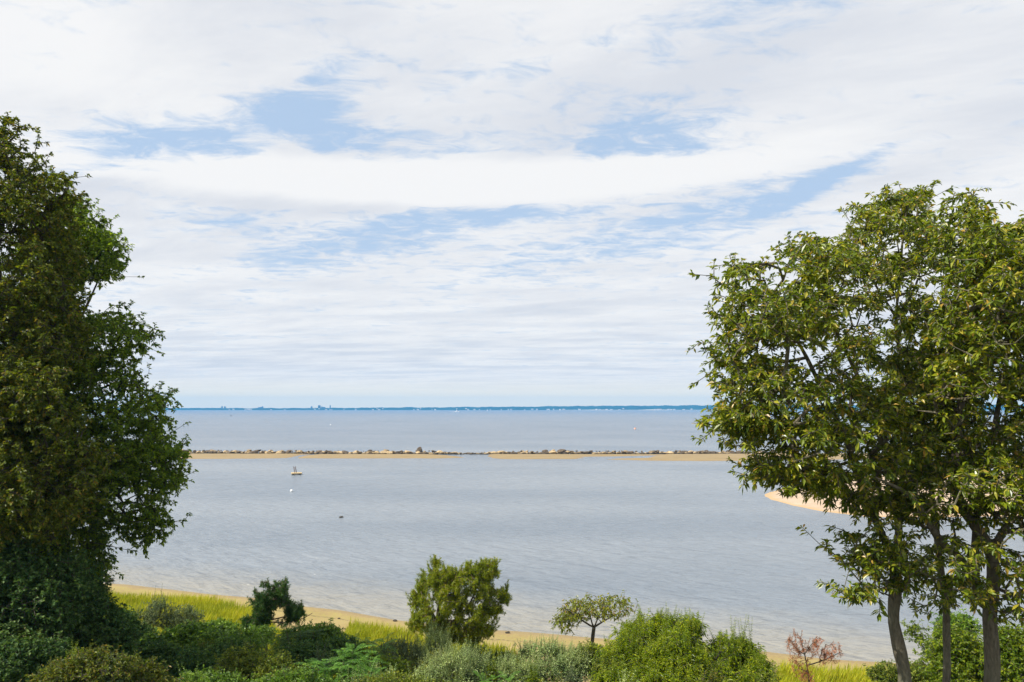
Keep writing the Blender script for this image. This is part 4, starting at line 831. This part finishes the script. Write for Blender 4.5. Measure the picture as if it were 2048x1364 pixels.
    S('leafy_bush', 'dark glossy bush between the wide green bush and the yellow flecked bush', 'bush', [(420, 1318, 52, 30, 24.5), (470, 1312, 40, 28, 25)], lf_dark, n=330, k=6, sig=.16, leaf=(.12, .06), per=7)
    S('leafy_bush', 'narrow strip of green bush along the bottom edge left of centre, under the silvery shrub', 'bush', [(780, 1378, 70, 28, 18.5), (830, 1385, 50, 24, 18.5)], lf_olive, n=300, k=5, sig=.13, leaf=(.08, .035), per=8)
    # right foot
    S('leafy_bush', 'small green bush on the grass left of the kinked oak trunk', 'bush', [(1775, 1350, 42, 28, 27), (1830, 1350, 36, 28, 27)], lf_olive, n=240, k=5, sig=.16, leaf=(.10, .04), per=7, shoots=40, shoot_len=.5)
    S('leafy_bush', 'bright leafy bush behind the two right hand trunks, at the foot of the oaks', 'bush', [(1905, 1300, 55, 50, 24), (1960, 1320, 50, 46, 24), (1890, 1350, 50, 30, 23.5)], lf_bright, n=560, k=6, sig=.2, leaf=(.11, .045), per=7)
    S('leafy_bush', 'bright leafy bush at the right edge beside the stoutest oak trunk', 'bush', [(2035, 1295, 60, 46, 22), (2050, 1345, 70, 40, 21.5), (2100, 1290, 60, 50, 22)], lf_bright, n=560, k=6, sig=.2, leaf=(.11, .05), per=7)
    S('leafy_bush', 'dark clump of leaves between the slim trunk and the stoutest trunk', 'bush', [(1915, 1255, 38, 32, 25)], lf_mid, n=170, k=6, sig=.2, leaf=(.12, .045), per=7)
    rg = np.random.default_rng(77); Y = 27.0; T = lambda x, y, dy=0.: P(x, y, Y + dy); b = P(1880, 1330, Y); b[2] = ground_at(b[0], Y) - .1
    tree('crooked_sapling', 'crooked sapling leaning left with tufts of small leaves, seen between the kinked and slim trunks', 'sapling', b, [([b, T(1870, 1325), T(1850, 1300), T(1838, 1280), T(1825, 1255)], .05, .012)],
         [crown_points([(1810, 1240), (1835, 1240), (1850, 1265), (1840, 1290), (1815, 1275)], Y, .5, 26, rg, 20, .8, .3), crown_points([(1835, 1290), (1870, 1290), (1880, 1320), (1850, 1320)], Y, .4, 12, rg, 20, .8, .3)], bark_dark, lf_bright, rg, k=5, sig=.14, leaf=(.085, .036), per=8, kind='diamond', r_tip=.004)
shrubs()

def wild_shoots():
    rng = np.random.default_rng(909); mats = [lf_mid, lf_bright, lf_olive, lf_silver, lf_greyd, lf_wil, lf_left]
    for j, (px, py, Y) in enumerate(((250, 1312, 22), (330, 1308, 25), (410, 1300, 26), (455, 1330, 22), (530, 1318, 23), (575, 1300, 26), (640, 1322, 23), (670, 1350, 20), (760, 1350, 22), (820, 1338, 24), (900, 1368, 20), (970, 1340, 24), (1060, 1352, 22), (1150, 1352, 23), (1215, 1318, 25), (1250, 1368, 21), (1420, 1350, 22.5), (1530, 1362, 24), (150, 1322, 17.5), (60, 1290, 18.5), (220, 1350, 16), (380, 1362, 17), (710, 1372, 18.5), (1110, 1375, 20))):
        m = mats[(j * 3) % 7]; lf = ((.10, .04), (.085, .026), (.12, .05))[j % 3]
        o = shrub('wild_shoots', 'loose wild shoots pushing up between the shrubs of the bank', 'wild shoots', [(px, py + 14, 26 + 8 * (j % 3), 22, Y)], m, rng, n=34, k=4, sig=.16, leaf=lf, per=6, stems=3, shoots=11, shoot_len=.95, upb=.5, droop=.3); o['group'] = 'wild shoots on the bank'
wild_shoots()

def shore_trees():
    rng = np.random.default_rng(404)
    pine('pine_tree', 'bushy bright green pine with several leaders on the beach grass in the middle', 'pine tree', 885, 38, [([(872, 1118), (905, 1135), (935, 1125), (972, 1115), (985, 1125), (978, 1165), (1012, 1165), (1010, 1190), (985, 1195), (1005, 1215), (990, 1240), (985, 1262), (965, 1282), (930, 1280), (900, 1276), (870, 1265), (840, 1262), (815, 1250), (828, 1225), (822, 1190), (848, 1160)], 0, 1.9, 430)] + [([(a_ - 9, b_ + 34), (a_, b_), (a_ + 9, b_ + 34)], d_, .25, 9) for a_, b_, d_ in ((868, 1112, 0), (902, 1126, .5), (932, 1114, -.3), (986, 1108, 0), (1012, 1164, .3), (846, 1140, .2), (828, 1178, 0), (960, 1122, .4))], 1.9, 620, nd_green,
         [([(880, 1275), (876, 1250), (872, 1225), (885, 1190), (900, 1150)], .13, .02), ([(874, 1240), (855, 1215), (845, 1185)], .07, .015), ([(884, 1265), (910, 1240), (940, 1210), (955, 1170), (970, 1130)], .08, .015), ([(905, 1245), (950, 1235), (985, 1185)], .06, .012), ([(884, 1270), (925, 1265), (960, 1250)], .06, .012), ([(882, 1270), (850, 1255), (828, 1245)], .05, .012)], rng, k=6, sig=.13, cut=.42, edge=45, m=54, shoot=.50, L=.16, W=.023, ns=.75)
    pine('pine_tree', 'small dark young pine with layered tufts at the edge of the marsh grass', 'pine tree', 532, 34, [([(530, 1158), (545, 1168), (558, 1150), (572, 1152), (576, 1180), (574, 1205), (545, 1210), (505, 1205), (503, 1175)], 0, .9, 60), ([(575, 1195), (600, 1205), (613, 1228), (600, 1240), (560, 1238), (570, 1215)], .2, .8, 42), ([(510, 1210), (540, 1212), (535, 1240), (505, 1235)], 0, .6, 30), ([(485, 1238), (520, 1225), (535, 1250), (520, 1268), (490, 1255)], -.3, .6, 45)], .9, 200, nd_shade,
         [([(533, 1250), (538, 1232), (546, 1210), (545, 1185), (560, 1160)], .10, .015), ([(535, 1242), (565, 1235), (600, 1225)], .04, .01), ([(540, 1225), (515, 1222), (500, 1240)], .04, .01), ([(536, 1244), (580, 1246), (612, 1236), (626, 1226)], .03, .012), ([(545, 1205), (520, 1190), (508, 1180)], .03, .01)], rng, k=6, sig=.12, cut=.40, edge=25, m=46, shoot=.40, L=.15, W=.022)
    pine('dead_pine', 'dead pine covered in rusty red needles on the grass left of the right hand oaks', 'dead pine', 1622, 28, [([(1578, 1275), (1590, 1268), (1600, 1262), (1612, 1290), (1632, 1305), (1600, 1310), (1580, 1300)], 0, .6, 26), ([(1618, 1290), (1630, 1272), (1638, 1290)], 0, .3, 9), ([(1630, 1300), (1668, 1285), (1686, 1300), (1672, 1322), (1640, 1322)], 0, .5, 24), ([(1585, 1315), (1620, 1320), (1625, 1360), (1600, 1360)], 0, .5, 22)], .5, 70, nd_dead,
         [([(1618, 1350), (1612, 1325), (1608, 1305), (1600, 1275)], .06, .012), ([(1614, 1330), (1640, 1325), (1670, 1310), (1684, 1302)], .03, .008), ([(1608, 1305), (1625, 1290), (1632, 1275)], .02, .006), ([(1610, 1312), (1590, 1300), (1580, 1280)], .02, .006)], rng, k=4, sig=.12, cut=.3, edge=20, m=22, shoot=.24, L=.10, W=.011, bark=bark_dark, part='dead_needles', rt=.004)
    rg = np.random.default_rng(505); Y = 38.0; T = lambda x, y, dy=0.: P(x, y, Y + dy); b = P(1186, 1300, Y); b[2] = ground_at(b[0], Y) - .1
    tree('umbrella_tree', 'small flat topped tree with a bare dark trunk on the sand, umbrella shaped olive crown', 'small tree', b,
         [([b, T(1184, 1285), T(1187, 1262), T(1188, 1254)], .13, .10), ([T(1187, 1255), T(1170, 1245, -.2), T(1150, 1232, -.4), T(1130, 1218, -.5)], .06, .02), ([T(1188, 1255), T(1200, 1244, .3), T(1220, 1236, .4), T(1245, 1222, .3)], .06, .02), ([T(1187, 1256), T(1180, 1238, .5), T(1178, 1215, .7)], .05, .02), ([T(1188, 1256), T(1196, 1235, -.5), T(1205, 1212, -.7)], .05, .02)],
         [crown_points([(1120, 1218), (1128, 1196), (1160, 1192), (1200, 1196), (1240, 1190), (1262, 1200), (1262, 1222), (1245, 1236), (1215, 1232), (1170, 1232), (1135, 1244), (1110, 1240)], Y, 1.7, 150, rg, 22, .9, .34), crown_points([(1104, 1236), (1140, 1235), (1150, 1258), (1122, 1258)], Y, .7, 20, rg, 20, .9, .3)], bark_dark, lf_small, rg, k=4, sig=.2, leaf=(.13, .06), per=6, kind='diamond', droop=.6, r_tip=.006, trunk_sel=[0])
shore_trees()

# ------------------------------------------------------------------ marsh and beach grass
def grass():
    rng = np.random.default_rng(606); n = 560000
    x = rng.uniform(-48, 34, n); y = rng.uniform(24, 66, n); d = shore_d(x, y); pxx = x / y * F + 1024; q = np.stack([x, y, 0 * x], -1)
    lo = np.interp(pxx, [150, 260, 400, 520, 560, 680, 700, 820, 930, 1030, 1070, 1500, 1560, 1700, 1800, 2048], [4.6, 4.6, 3.2, 4.4, 8.8, 8.5, 3.6, 4.0, 4.6, 6.0, 12, 15, 4.0, 3.4, 2.4, 2.4])
    k = (d > lo + (fbm(q, 0.35) - 0.5) * 3.5) & (d < 17) & (rng.random(n) < np.clip((d - lo) / 1.2 + 0.25, 0, 1)) & (fbm(q, 0.8) > 0.30) & (pxx > 120) & (pxx < 2100)
    x, y, d, q = x[k], y[k], d[k], q[k]; n = len(x); z = ground_z(x, y) - 0.03; hgt = rng.uniform(.55, 1.0, n) * (0.55 + 0.8 * fbm(q, .4)); az = rng.uniform(0, 6.28, n)
    lean = rng.uniform(.05, .4, n) * hgt; w = rng.uniform(.016, .03, n); b = np.stack([x, y, z], -1); s = np.stack([np.cos(az), np.sin(az), 0 * az], -1) * w[:, None]; o = np.stack([np.cos(az + 1.3) * lean + .12 * hgt, np.sin(az + 1.3) * lean, hgt], -1)
    V = np.stack([b - s, b + s, b + o * np.array((.35, .35, .6)) + s * .7, b + o * np.array((.35, .35, .6)) - s * .7, b + o], 1).reshape(-1, 3); bb = (np.arange(n) * 5)[:, None, None]
    m = leaf_mat('grass_blade', [(0.0, (0.20, 0.24, 0.008)), (0.5, (0.33, 0.37, 0.012)), (0.85, (0.42, 0.41, 0.02)), (1.0, (0.38, 0.30, 0.06))], 0.4, 0.6, 0.2, 0.35, (1.3, 1.25, .8))
    tag(mesh_obj('marsh_grass', V, [(bb + np.array([(0, 1, 2, 3)])[None]).reshape(-1, 4), (bb + np.array([(3, 2, 4)])[None]).reshape(-1, 3)], m), 'bright yellow green marsh grass growing behind the beach', 'grass', kind='stuff')
    # low ground cover between the shrubs
    n = 90000; x = rng.uniform(-45, 26, n); y = rng.uniform(10, 45, n); d = shore_d(x, y); k = (d > 16.5); x, y = x[k], y[k]; n = len(x); q = np.stack([x, y, 0 * x], -1)
    b = np.stack([x, y, ground_z(x, y) + rng.random(n) ** 1.5 * .9 * (0.4 + fbm(q, .6))], -1); dr = unit(rng.normal(0, 1, (n, 3)) * np.array((1, 1, .5)))
    V, f = leaves(b, dr, np.array((0, 0, 1.)) + rng.normal(0, .5, (n, 3)), rng.uniform(.10, .2, n), rng.uniform(.05, .1, n), 'diamond')
    tag(mesh_obj('ground_cover', V, [f], lf_mid), 'low leafy ground cover filling the bank between the shrubs', 'ground cover', kind='stuff')
grass()


# ------------------------------------------------------------------ haze
def haze():
    m = bpy.data.materials.new('sea_air'); m.use_nodes = True; nt = m.node_tree; nt.nodes.remove(nt.nodes['Principled BSDF'])
    v = nt.nodes.new('ShaderNodeVolumePrincipled'); v.inputs['Color'].default_value = (0.13, 0.50, 1.0, 1); v.inputs['Density'].default_value = 0.00014; v.inputs['Anisotropy'].default_value = 0.0
    nt.links.new(v.outputs[0], nt.nodes['Material Output'].inputs['Volume'])
    mb = MB(); mb.box((0, 2480, 44.0), (10400, 5700, 102.0)); tag(mb.build('haze', m), kind='stuff')
haze()
